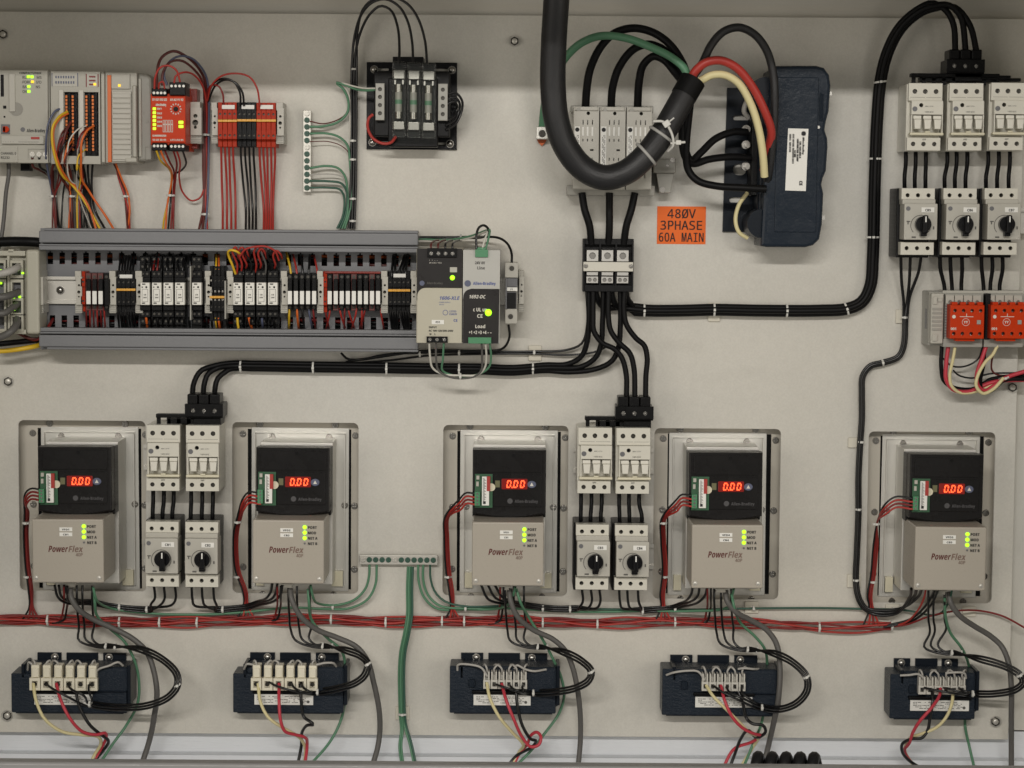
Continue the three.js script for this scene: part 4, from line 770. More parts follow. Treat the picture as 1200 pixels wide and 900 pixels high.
// ---------- power supply, buffer module, fuse holder ----------
{
  const t = thing('power_supply', 'two tone power supply with black top and beige front', 'power supply', 515, 347, .1, 'power supply units');
  const z = .112;
  part(t, 'housing', [box(488, 291.5, 541.6, 402, z - .004, z - .01, .001)], mat.psuBeige);
  const cv = []; for (let i = 0; i <= 8; i++) { const a = Math.PI * (1 + i / 16); cv.push([498.5 + 9.5 * Math.cos(a), 347 + 9.5 * Math.sin(a)]); }
  part(t, 'lower_front', prism([[489, 402], ...cv, [541.3, 337.5], [541.3, 402]], z, .005, [], .0004), mat.psuBeige);
  const d = part(t, 'upper_front', prism([[488.4, 291.5], [541.4, 291.5], [541.4, 337], [498.5, 337], ...cv.slice().reverse().slice(1), [488.4, 352]], z - .0002, .0045, [], .0003), mat.psuDark);
  const tb = part(t, 'terminal_plug', [prism(rect(500.5, 291, 535, 301.5), z + .004, .008, [505, 513.5, 521.8, 530].map((x) => circ(x, 297, 2.8, 10)), .0005)], mat.black);
  for (const x of [505, 513.5, 521.8, 530]) part(tb, 'plug_screw', screwHead(x, 297, 2.5, z), mat.screw);
  const tb2 = part(t, 'terminal_plug', [prism(rect(500, 394.5, 524.8, 401.8), z + .004, .008, [504, 512.4, 521].map((x) => circ(x, 398, 2.7, 10)), .0005)], mat.black);
  for (const x of [504, 512.4, 521]) part(tb2, 'plug_screw', screwHead(x, 398, 2.4, z), mat.screw);
  part(d, 'adjuster', box(527, 313, 535.5, 319, z + .0006, .001, .0003), mat.grey);
  part(d, 'status_light', [cyl(530, 325.4, 2.9, z + .0022, .003, 16), dome(530, 325.4, 2.8, z + .0022, .002)], mat.ledGreen);
  part(d, 'logo_disc', cyl(494.5, 332, 3, z + .0004, .0006, 18), mat.wBlue);
  ink(d, 'brand_print', 500, 329.5, 519, 334, z, text('Allen-Bradley'), mat.greyInk, 'ab2');
  ink(d, 'print', 502, 303.5, 534, 309.5, z, lines(['+   +   –   –', '24 V DC / 10 A']), mat.whiteInk, 'psu1');
  ink(t, 'model_print', 512, 345.5, 540.5, 352.5, z, text('1606-XLE', 'sans-serif', 'italic bold'), mat.blueInk, 'psu2');
  ink(t, 'print', 514, 353, 540, 358, z, lines(['POWER SUPPLY', '24V DC']), mat.blueInk, 'psu3');
  ink(t, 'print', 519, 362, 538, 379, z, (c, w, h) => { c.lineWidth = 3; c.beginPath(); c.arc(w * .16, h * .25, h * .17, 0, 7); c.stroke(); c.font = `${h * .16}px sans-serif`; c.fillText('LISTED', w * .4, h * .18, w * .5); c.fillText('E56639', w * .4, h * .36, w * .5); c.font = `bold ${h * .24}px sans-serif`; c.fillText('CE', w * .66, h * .8); }, mat.blueInk, 'psu4');
  tag(t, 'label_sticker', 506, 375, 520.5, 380, z + .0008, ['PS1'], 'ps1');
  ink(t, 'print', 502, 381.5, 532, 393.5, z, lines(['INPUT', 'AC 100-120/200-240V', ' N    L    ⏚'], 'sans-serif', 'left', 'bold'), mat.ink, 'psu5');
}
{
  const t = thing('buffer_module', 'two tone power module with grey top and black front', 'power supply', 564, 348, .1, 'power supply units');
  const z = .112;
  part(t, 'housing', [box(542.2, 293, 586, 403, z - .004, z - .01, .001)], mat.psuLight);
  const cv = []; for (let i = 0; i <= 8; i++) { const a = Math.PI * (1 + i / 16); cv.push([552 + 9 * Math.cos(a), 348 + 9 * Math.sin(a)]); }
  const d = part(t, 'lower_front', prism([[542.6, 402.5], ...cv, [585.3, 339], [584.4, 402.5]], z, .005, [], .0004), mat.psuDark);
  part(t, 'upper_front', prism([[542.4, 293.2], [585.8, 293.2], [585.5, 338.5], [552, 338.5], ...cv.slice().reverse().slice(1), [542.4, 352]], z - .0002, .0045, [], .0003), mat.psuLight);
  part(t, 'top_plug', [box(556.5, 292.5, 571.5, 301.5, z + .004, .012, .0006), box(559, 290, 569, 293, z + .001, .01, .0006)], mat.termGreen);
  part(t, 'bottom_plug', [box(549, 395.5, 576, 402.8, z + .005, .012, .0006)], mat.termGreen);
  part(t, 'status_light', [cyl(572.4, 366.3, 4, z + .003, .0035, 18), dome(572.4, 366.3, 3.9, z + .003, .0022)], mat.ledGreen);
  part(t, 'logo_disc', cyl(548, 332.3, 3.8, z + .0004, .0006, 20), mat.wBlue);
  ink(t, 'brand_print', 554, 329, 581, 335, z, text('Allen-Bradley'), mat.blueInk, 'ab3');
  ink(t, 'print', 556, 305, 571, 317, z, lines(['24V 0V ⏚', 'Line'], 'sans-serif', 'center', 'bold'), mat.greyInk, 'buf1');
  ink(d, 'model_print', 549, 344, 569, 351, z, text('1692-DC', 'sans-serif', 'italic bold'), mat.whiteInk, 'buf2');
  ink(d, 'print', 554, 359, 571, 374, z, lines(['c UL us', 'CE'], 'sans-serif', 'center', 'bold'), mat.whiteInk, 'buf3');
  ink(d, 'print', 549, 379, 577, 393, z, lines(['Load', '+1 +2 +3 +4 – –'], 'sans-serif', 'center', 'bold'), mat.whiteInk, 'buf4');
}
{
  const t = thing('fuse_holder', 'slim grey and black fuse holder right of the power modules', 'fuse holder', 600, 345, .07);
  part(t, 'body', [box(592, 308, 606.5, 379.5, .062, .06, .001), box(591.4, 308, 607, 325.5, .075, .02, .001), box(592, 362, 606.5, 379.5, .075, .02, .001)], mat.grey);
  part(t, 'lever', [box(592.5, 326, 606.5, 336.5, .074, .02, .001), box(593, 342, 605.5, 362, .0735, .018, .001), box(592.4, 326, 594, 362, .08, .01)], mat.greyDark);
  part(t, 'dark_window', box(594, 343, 604.6, 361, .0765, .003, .0006), mat.dark);
  part(t, 'clamp_screw', screwHead(599.5, 314.5, 3, .075), mat.screwDark); part(t, 'clamp_screw', screwHead(598.5, 371, 3, .075), mat.screwDark);
  tag(t, 'label_sticker', 592.8, 336.8, 606.2, 341, .0775, ['F1'], 'fu1');
  endClamp('grey end clamp right of the slim fuse holder', 607.5, 614, 317, 366, .05, .002);
  A = { x: 556, y: 341 }; single('mounting_rail', 'steel mounting rail behind the power modules', 'rail', [box(490, 326, 613, 330, .0045, .0012), box(490, 353, 613, 357, .0045, .0012), box(490, 329, 613, 354, .0018, .0012)], mat.zinc, 'steel mounting rails');
}
// ---------- coiled black cord in the bottom foreground ----------
{
  const pts = []; const n = 5 * 16, p0 = W(884, 897, .375), p1 = W(966, 898, .375);
  for (let i = 0; i <= n; i++) { const a = i / 16 * 2 * Math.PI, u = i / n, y = p0.clone().lerp(p1, u); pts.push(new V3(y.x, y.y + .0105 * Math.sin(a), y.z + .0105 * Math.cos(a))); }
  single('coiled_cord', 'black coiled cord lying behind the front sill', 'cord', tubeW(pts, .0073, n * 3, 9), mat.coil);
}

// ---------- wires and cables ----------
// offset a photo path sideways by o pixels and forward by dz metres, optionally slowly twisting
function lane(path, o, dz = 0, wob = 0, ph = 0) {
  return path.map(([x, y, z], i) => {
    const a = path[Math.max(0, i - 1)], b = path[Math.min(path.length - 1, i + 1)], dx = b[0] - a[0], dy = b[1] - a[1], l = Math.hypot(dx, dy) || 1;
    const w = o + wob * Math.sin(ph + i * 1.9);
    return [x - dy / l * w, y + dx / l * w, z + dz + wob * .0006 * Math.cos(ph + i * 1.9)];
  });
}
function dense(path, step = 45) {                 // resample a photo path
  const c = new THREE.CatmullRomCurve3(path.map((p) => new V3(p[0], p[1], p[2] * 1000)), false, 'centripetal'), n = Math.max(3, Math.round(c.getLength() / step));
  return c.getSpacedPoints(n).map((p) => [p.x, p.y, p.z / 1000]);
}
function wire(label, pts, dia, m, group, name = 'wire') { return single(name, label, 'wire', tube(pts, dia), m, group); }
function harness(label, anchor, wires, ties = [], group, tm = mat.tie) {
  const t = thing('wire_harness', label, 'wire bundle', anchor[0], anchor[1], .02, group);
  for (const [pts, dia, m, nm] of wires) part(t, nm || 'wire', tube(pts, dia, Math.max(14, pts.length * 6)), m);
  for (const [x, y, z, dia, dir, head] of ties) part(t, 'cable_tie', tieGeo(x, y, z, dia, dir, head ?? 1), tm);
  return t;
}
function tiePad(label, x, y, w = 16, h = 16) { A = { x, y }; return single('tie_mount_pad', label, 'tie pad', box(x - w / 2, y - h / 2, x + w / 2, y + h / 2, .0042, .004, .0012), mat.pad, 'adhesive pads for cable ties'); }

// main supply cable: jacket, cut end, conductors
{
  const t = thing('supply_cable', 'thick black supply cable hanging in a loop from the top', 'cable', 700, 100, .12);
  const P = [[655, -60, .2], [652, 0, .19], [649, 50, .175], [648, 100, .165], [652, 140, .16], [663, 172, .155], [683, 197, .15], [707, 208, .15], [733, 202, .15], [757, 182, .148], [776, 157, .142], [793, 128, .135], [811, 96, .125]];
  const j = part(t, 'jacket', tube(P, 30, 110, 18), mat.jacket);
  part(j, 'jacket_end', tube([[801, 113, .131], [812, 94, .1245]], 31, 6, 18), mat.wBlackThick);
  const cond = (pts, d, m) => part(t, 'conductor', tube(pts, d, 60, 10), m);
  cond([[806, 100, .125], [803, 82, .12], [788, 68, .115], [762, 55, .11], [735, 45, .105], [705, 42, .1], [682, 50, .09], [664, 66, .075], [648, 92, .055], [639, 118, .035], [636, 142, .02], [635.5, 150, .016]], 9.5, mat.wGreen);
  cond([[808, 98, .122], [800, 74, .11], [785, 52, .1], [765, 38, .092], [742, 33, .088], [720, 39, .086], [704, 55, .084], [692, 80, .078], [687.5, 105, .068], [686, 130, .058]], 9.5, mat.wBlackThick);
  cond([[806, 99, .118], [797, 80, .1], [780, 60, .092], [760, 52, .088], [742, 58, .085], [726, 78, .08], [718, 102, .07], [716, 130, .058]], 9.5, mat.wBlackThick);
  cond([[803, 100, .116], [792, 86, .1], [778, 70, .09], [766, 66, .086], [754, 76, .08], [749, 95, .072], [747, 130, .058]], 9.5, mat.wBlackThick);
  for (const a of [[[757, 180.5, .148], 31, -42], [[775, 158, .142], 31, -55]]) part(t, 'cable_tie', (() => {
    const [[x, y, z], d, dir] = a, p = W(x, y, z), k = K(p);
    return [clean(new THREE.TorusGeometry(d * .5 * k, .0022, 6, 28)).scale(1, 1, 1).rotateY(Math.PI / 2).rotateZ(-dir * Math.PI / 180).translate(p.x, p.y, p.z)];
  })(), mat.tieGrey);
  part(t, 'cable_tie', [tube([[766, 142, .165], [778, 143, .168], [787, 156, .165], [789, 170, .16], [783, 177, .15]], 3.2, 20, 6), tube([[780, 146, .168], [790, 138, .17]], 2, 6, 6), clean(new RoundedBoxGeometry(.009, .008, .006, 1, .001)).rotateZ(.6).translate(...W(781, 145, .169).toArray()), tube([[786, 168, .16], [803, 166.5, .165]], 3, 6, 6), clean(new RoundedBoxGeometry(.007, .006, .006, 1, .001)).translate(...W(795, 167, .163).toArray())], mat.tie);
}
wire('thick red cable arching from the loop end to the navy reactor', [[809, 93, .125], [816, 82, .128], [828, 73, .13], [845, 71, .13], [864, 80, .128], [882, 102, .122], [897, 132, .115], [904, 155, .105], [899, 180, .09], [895, 200, .07]], 10.5, mat.wRed, 'thick reactor cables');
wire('thick cream cable arching from the loop end to the navy reactor', [[812, 98, .12], [822, 94, .124], [834, 88, .126], [850, 88, .126], [866, 98, .124], [880, 122, .12], [889, 150, .116], [894, 180, .11], [896, 207, .1]], 9.5, mat.wCream, 'thick reactor cables');
wire('thick dark cable arching from the loop end over the navy reactor', [[808, 95, .112], [822, 76, .112], [834, 52, .112], [848, 37, .112], [866, 32, .112], [884, 40, .112], [898, 58, .112], [906, 85, .11], [908, 115, .108], [906, 160, .1], [900, 210, .085], [897, 225, .07]], 10, mat.jacket, 'thick reactor cables');
for (const [i, p] of [[0, [[876, 155, .055], [858, 155, .062], [838, 163, .07], [822, 178, .078], [810, 188, .085], [804, 178, .09], [803, 150, .1], [806, 115, .112], [811, 98, .118]]], [1, [[880, 185, .055], [855, 184, .064], [830, 187, .074], [812, 192, .082], [803, 184, .09], [799, 150, .1], [803, 112, .112], [809, 98, .118]]], [2, [[898, 221.5, .1], [870, 220, .1], [840, 218, .096], [818, 212, .092], [807, 200, .09], [804, 180, .094], [808, 130, .106], [812, 100, .116]]]]) wire(['upper', 'middle', 'lower'][i] + ' black cable curving left of the navy reactor', p, 9, mat.wBlackThick, 'black cables left of the reactor');
wire('pale sleeved lead curling round the reactor bottom', [[876, 226, .06], [866, 240, .066], [862, 258, .07], [866, 272, .07], [876, 279, .066]], 5, mat.wCream, 'reactor winding leads');
wire('grey sleeved lead at the top of the reactor bracket', [[886, 112, .06], [876, 118, .064], [872, 130, .062], [877, 138, .055]], 6, mat.wGreyLight, 'reactor winding leads');

// fuse block -> distribution block
[[[682, 226, .05], [685, 245, .052], [691, 265, .05], [693, 286, .044]], [[714, 226, .05], [714, 245, .052], [714, 265, .05], [713, 286, .044]], [[744, 226, .05], [740, 245, .052], [734, 265, .05], [731, 286, .044]]].forEach((p, i) => wire(`${DI[i]} thick black wire between fuse block and distribution block`, p, 9, mat.wBlackThick, 'thick wires above the distribution block'));

// distribution block -> top right breakers
{
  const P = [[740, 362, .016], [760, 364, .016], [800, 364, .016], [838, 363, .016], [890, 364, .016], [960, 364, .016], [992, 362, .016], [1010, 354, .016], [1020, 335, .016], [1023, 300, .016], [1025, 220, .016], [1028, 140, .018], [1032, 95, .022], [1040, 62, .03], [1056, 32, .04], [1078, 13, .05], [1094, 7, .055]];
  harness('thick black three wire bundle running right and up to the breakers', [900, 364], [
    [[[697, 338, .035], [700, 350, .03], [708, 360, .022], ...lane(P, -3.6, .001), [1108, 12, .058], [1117, 28, .058], [1119.5, 62, .05]], 7.4, mat.wBlackThick],
    [[[716, 338, .035], [718, 350, .03], [724, 360, .024], ...lane(P, 0, .008), [1112, 6, .062], [1126, 20, .06], [1132, 62, .05]], 7.4, mat.wBlackThick],
    [[[733, 338, .035], [735, 350, .028], [741, 359, .02], ...lane(P, 3.4, .001), [1118, 8, .056], [1136, 28, .058], [1145, 62, .05]], 7.4, mat.wBlackThick]],
    [[755, 364, .019, 16, 0], [837, 363, .019, 16, 0], [922, 364, .019, 16, 0], [992, 362, .019, 16, -20], [1022.8, 278, .019, 16, 90], [1026, 186, .019, 16, 90], [1031.5, 96, .026, 16, 82]]);
  tiePad('adhesive pad under the right black bundle', 837, 366, 14, 22);
}
// distribution block -> left breakers
{
  const P = [[640, 431, .018], [600, 434, .016], [560, 432.5, .016], [500, 432, .016], [440, 431, .016], [360, 430, .016], [300, 429, .016], [270, 429, .016]];
  harness('thick black three wire bundle running left below the duct', [450, 432], [
    [[[690, 339, .036], [690, 375, .034], [688, 400, .03], [681, 418, .024], [664, 427, .02], ...lane(P, 3.4, .001), [250, 429, .018], [235, 435, .022], [227, 450, .028], [225.5, 468, .036]], 6.6, mat.wBlackThick],
    [[[707, 339, .036], [706, 378, .034], [704, 405, .03], [697, 420, .026], [680, 430, .022], ...lane(P, 0, .007), [256, 431, .02], [244, 438, .024], [239, 452, .028], [238.5, 468, .036]], 6.6, mat.wBlackThick],
    [[[727, 339, .036], [727, 380, .034], [724, 410, .03], [716, 424, .026], [696, 433, .022], [665, 436, .02], ...lane(P, -3.4, .001), [264, 436, .02], [255, 444, .024], [252, 456, .028], [251.5, 468, .036]], 6.6, mat.wBlackThick]],
    [[624.5, 432, .02, 14.5, 0], [538, 433, .02, 14.5, 0], [453, 432, .02, 14.5, 0], [367, 431, .02, 14.5, 0], [282, 429.5, .02, 14.5, 0]]);
}
// distribution block -> right pair
[[[695, 339, .04], [695, 370, .04], [696, 388, .04], [706, 402, .04], [720, 409, .04], [729, 420, .04], [734, 440, .04], [734, 468, .04]], [[713, 339, .042], [713, 372, .042], [716, 388, .042], [726, 402, .042], [738, 414, .042], [743, 432, .042], [744, 468, .042]], [[732, 339, .04], [731, 362, .04], [734, 380, .04], [745, 396, .04], [755, 405, .04], [758.5, 420, .04], [757, 440, .04], [756.5, 468, .04]]].forEach((p, i) => wire(`${DI[i]} black wire dropping from the distribution block to the breakers below`, p, 6.6, mat.wBlackThick, 'black wires below the distribution block'));
// thin leads from the block to the power supply area
harness('thin black wire pair running left above the thick bundle', [560, 412], [
  [[[687, 340, .03], [688, 380, .026], [682, 402, .02], [665, 410, .014], [625, 412, .012], [560, 412.5, .012], [500, 413, .012], [450, 416, .012], [425, 421, .012], [408, 421, .01], [400, 414, .02]], 3, mat.wBlack],
  [[[712, 406, .02], [695, 413, .016], [665, 416, .013], [625, 414.5, .012], [560, 415, .012], [500, 417, .012], [460, 422, .012], [425, 425, .012]], 2.6, mat.wBlack],
  [[[596, 381, .05], [597, 395, .04], [588, 409, .02], [560, 411, .014], [500, 411, .012], [440, 419, .012], [405, 424, .01]], 3, mat.wBlack]],
  [[626, 413, .013, 6, 0, 1], [538, 413.5, .013, 7, 0, 1], [492, 415, .013, 7, 0, 1]]);
tiePad('adhesive pad under the thin wire pair', 627, 414, 15, 18);
// top right switch -> fifth drive
{
  const P = [[1061, 372, .012], [1059, 405, .012], [1053, 418, .012], [1035, 425, .012], [1020, 429, .012], [1011, 441, .012], [1010, 460, .012], [1010, 490, .012], [1008, 520, .012], [1006, 560, .012], [1006, 600, .012], [1004, 650, .012], [1003, 680, .012], [1006, 700, .014], [1014, 713, .016]];
  harness('thin black three wire bundle from the top right switch to the last drive', [1010, 450], [
    [[[1055.5, 296, .055], [1056.5, 330, .03], [1059, 355, .016], ...lane(P, 2, 0), [1030, 721, .02], [1050, 719, .03], [1066, 700, .07], [1068, 690, .1]], 3.8, mat.wBlack],
    [[[1067, 296, .055], [1065.5, 330, .03], [1063, 355, .016], ...lane(P, 0, .004), [1030, 718, .022], [1052, 716, .032], [1071, 699, .07], [1074, 690, .1]], 3.8, mat.wBlack],
    [[[1080, 296, .055], [1076, 320, .034], [1066, 348, .018], ...lane(P, -2, 0), [1028, 715, .02], [1055, 713, .034], [1076, 699, .07], [1080, 690, .1]], 3.8, mat.wBlack]],
    [[1060, 372, .0135, 7.5, 90], [1034.5, 425, .0135, 7.5, -15], [1009, 518, .0135, 7.5, 90], [1006, 597, .0135, 7.5, 90], [1003.2, 680, .0135, 7.5, 90]]);
  tiePad('adhesive pad below the top right switches', 1057, 371, 14, 16); tiePad('adhesive pad left of the last drive', 1001, 519, 14, 12); tiePad('adhesive pad at the lower left of the last drive', 1001, 681, 16, 16);
}
// switches -> contactors
[[1101.5, 1107], [1113.5, 1116], [1127, 1127], [1150, 1153], [1162.5, 1161], [1174.5, 1172]].forEach(([a, b], i) => wire(`${ORD[i]} short black wire from the left above the red contactors`, [[a, 296, .055], [a + .5, 315, .05], [b - .5, 335, .045], [b, 350, .046]], 4.8, mat.wBlackThick, 'black wires above the red contactors'));
// contactor leads gathered to the right
{
  const G = 'leads below the red contactors';
  const tail = (o, z) => [[1160, 443 + o, z], [1176, 440 + o, z], [1205, 438 + o * 1.2, z]];
  wire('red lead below the left contactor sweeping to the right', [[1112, 402, .05], [1109, 425, .05], [1109, 445, .048], [1118, 457, .046], [1135, 459, .044], [1152, 452, .044], ...tail(6, .044)], 5.2, mat.wPink, G);
  wire('black lead below the left contactor beside the red one', [[1104, 402, .04], [1103, 430, .04], [1106, 446, .038], [1117, 454, .036], [1140, 456, .036], [1155, 448, .036], ...tail(2, .036)], 5, mat.wBlackThick, G);
  wire('cream lead below the left contactor', [[1120, 402, .055], [1117, 420, .055], [1113, 440, .052], [1115, 452, .05], [1125, 460, .046], [1143, 459, .044], [1165, 450, .044], [1174, 445, .044]], 4, mat.wCream, G);
  wire('red lead below the right contactor curling down', [[1157, 402, .055], [1151, 420, .056], [1145, 438, .055], [1146, 452, .054], [1154, 458, .052], [1165, 452, .05], [1178, 443, .048], [1205, 434, .046]], 5.2, mat.wPink, G);
  wire('black lead between the two contactors', [[1153, 402, .05], [1153, 425, .05], [1149, 446, .046], [1152, 460, .044], [1163, 457, .044], [1176, 446, .046], [1205, 444, .046]], 5, mat.wBlackThick, G);
  wire('cream lead below the right contactor', [[1169, 405, .06], [1163, 416, .06], [1155, 424, .06], [1146, 440, .06], [1144, 452, .06], [1152, 461, .058], [1164, 456, .056], [1176, 443, .052]], 4.2, mat.wCream, G);
  wire('thin black wire bridging under the two contactors', [[1105, 420, .03], [1116, 429, .03], [1132, 429, .03], [1146, 421, .03], [1151, 408, .04]], 2.2, mat.wBlack, G);
  wire('second thin black wire bridging lower under the contactors', [[1117, 434, .03], [1124, 440, .03], [1140, 443, .03], [1160, 438, .03], [1190, 437, .03], [1205, 436, .03]], 2.2, mat.wBlack, G);
  wire('thin brown wire hanging below the right contactor', [[1166, 408, .04], [1162, 425, .04], [1163, 435, .036], [1172, 440, .034], [1205, 436, .036]], 2.4, mat.wBrown, G);
  single('cable_tie', 'white tie holding the contactor leads near the corner bolt', 'cable tie', tieGeo(1177, 443, .045, 15, 70), mat.tie);
}

// control transformer wires
harness('black wire bundle looping over the fused transformer', [415, 150], [
  [[[467.5, 76, .065], [468, 55, .06], [466, 32, .055], [458, 12, .05], [446, 7, .046], [434, 16, .04], [424, 34, .03], [417, 60, .02], [415, 90, .014], [415, 150, .012], [414, 220, .012], [412, 268, .012]], 3.2, mat.wBlack],
  [[[484, 74, .065], [483, 50, .06], [478, 26, .056], [468, 8, .052], [452, -1, .048], [436, 3, .044], [424, 16, .036], [416, 40, .024], [412.5, 75, .016], [412, 150, .012], [411, 220, .012], [409, 268, .012]], 3.2, mat.wBlack],
  [[[500.5, 76, .065], [498, 48, .06], [490, 22, .056], [478, 5, .052], [462, -3, .05], [440, -2, .046], [426, 10, .038], [419, 36, .026], [418, 75, .016], [417.5, 150, .012], [417, 220, .012], [415, 268, .012]], 3.2, mat.wBlack]],
  [[414.5, 81, .014, 8, 90, 0], [413.5, 165, .013, 8, 90], [413.5, 187, .013, 8, 90], [413.5, 233, .013, 8, 90], [413.5, 259, .013, 8, 90]]);
wire('green wire from the transformer strip to the earth bar', [[440, 105, .06], [428, 106, .05], [416, 104, .035], [403, 99, .03], [394, 97, .028], [402, 104, .024], [408, 118, .02], [407, 132, .018], [396, 143, .018], [378, 148, .02], [363, 148.5, .022]], 3, mat.wGreen, 'green earth wires at the top');
wire('white wire from the transformer strip folding back at the bundle', [[440, 103.5, .062], [428, 103.5, .052], [414, 101, .038], [402, 97.5, .03], [394, 97, .026], [403, 101, .024], [409, 112, .02], [410, 130, .014], [411, 200, .01]], 2, mat.wWhite, 'green earth wires at the top');
{
  const e = [[141, [[363, 142, .022], [378, 145, .02], [392, 142, .016], [404, 135, .016], [408, 128, .018]], 1.6, 'wBrown', 'thin brown wire at the second earth screw'],
    [157, [[363, 156.5, .022], [384, 156.5, .02], [398, 161, .018], [407, 170, .016], [410, 190, .012], [411, 240, .012], [404, 268, .014]], 2.8, 'wGreen', 'green wire at the fourth earth screw'],
    [166, [[363, 166, .022], [385, 166, .018], [400, 171, .016], [409, 180, .014], [410, 200, .01]], 1.2, 'wBrown', 'thin pinkish wire at the fifth earth screw'],
    [196, [[363, 197, .022], [382, 194.5, .02], [396, 197, .018], [404, 206, .016], [407, 222, .014], [407, 250, .013], [401, 268, .014]], 2.8, 'wGreen', 'green wire at the ninth earth screw'],
    [204, [[363, 205, .022], [385, 204, .019], [400, 207, .016], [407, 218, .013], [408.5, 240, .012]], 1.4, 'wGreyLight', 'thin pale wire at the tenth earth screw'],
    [212, [[363, 212, .022], [385, 212.5, .02], [400, 215, .018], [406, 224, .015], [405, 250, .013], [398, 268, .014]], 2.8, 'wGreenDark', 'dark green wire at the eleventh earth screw'],
    [220, [[363, 220, .022], [385, 220, .02], [398, 222, .018], [403, 230, .015], [402, 252, .013], [395, 268, .014]], 2.6, 'wGreenDark', 'dark green wire at the lowest earth screw']];
  for (const [, p, d, m, l] of e) wire(l, p, d, mat[m], 'wires from the upright earth bar');
}
wire('short red wire looping at the lower left of the fused transformer', [[437, 134, .062], [432, 139, .064], [431, 150, .062], [437, 162, .06], [448, 168, .06], [458, 167, .062], [464, 160, .066]], 3.6, mat.wRed, 'transformer jumpers');
for (let i = 0; i < 3; i++) wire(`${['outer', 'middle', 'inner'][i]} black jumper loop right of the fused transformer`, [[524, 110 + i * 6, .058], [534 - i, 109 + i * 5, .056], [541.5 - i * 3, 118 + i * 3, .052], [541 - i * 3, 130 - i * 1, .048], [534, 145 - i * 5, .05], [522, 152 - i * 5, .056]], 3, mat.wBlack, 'transformer jumpers');

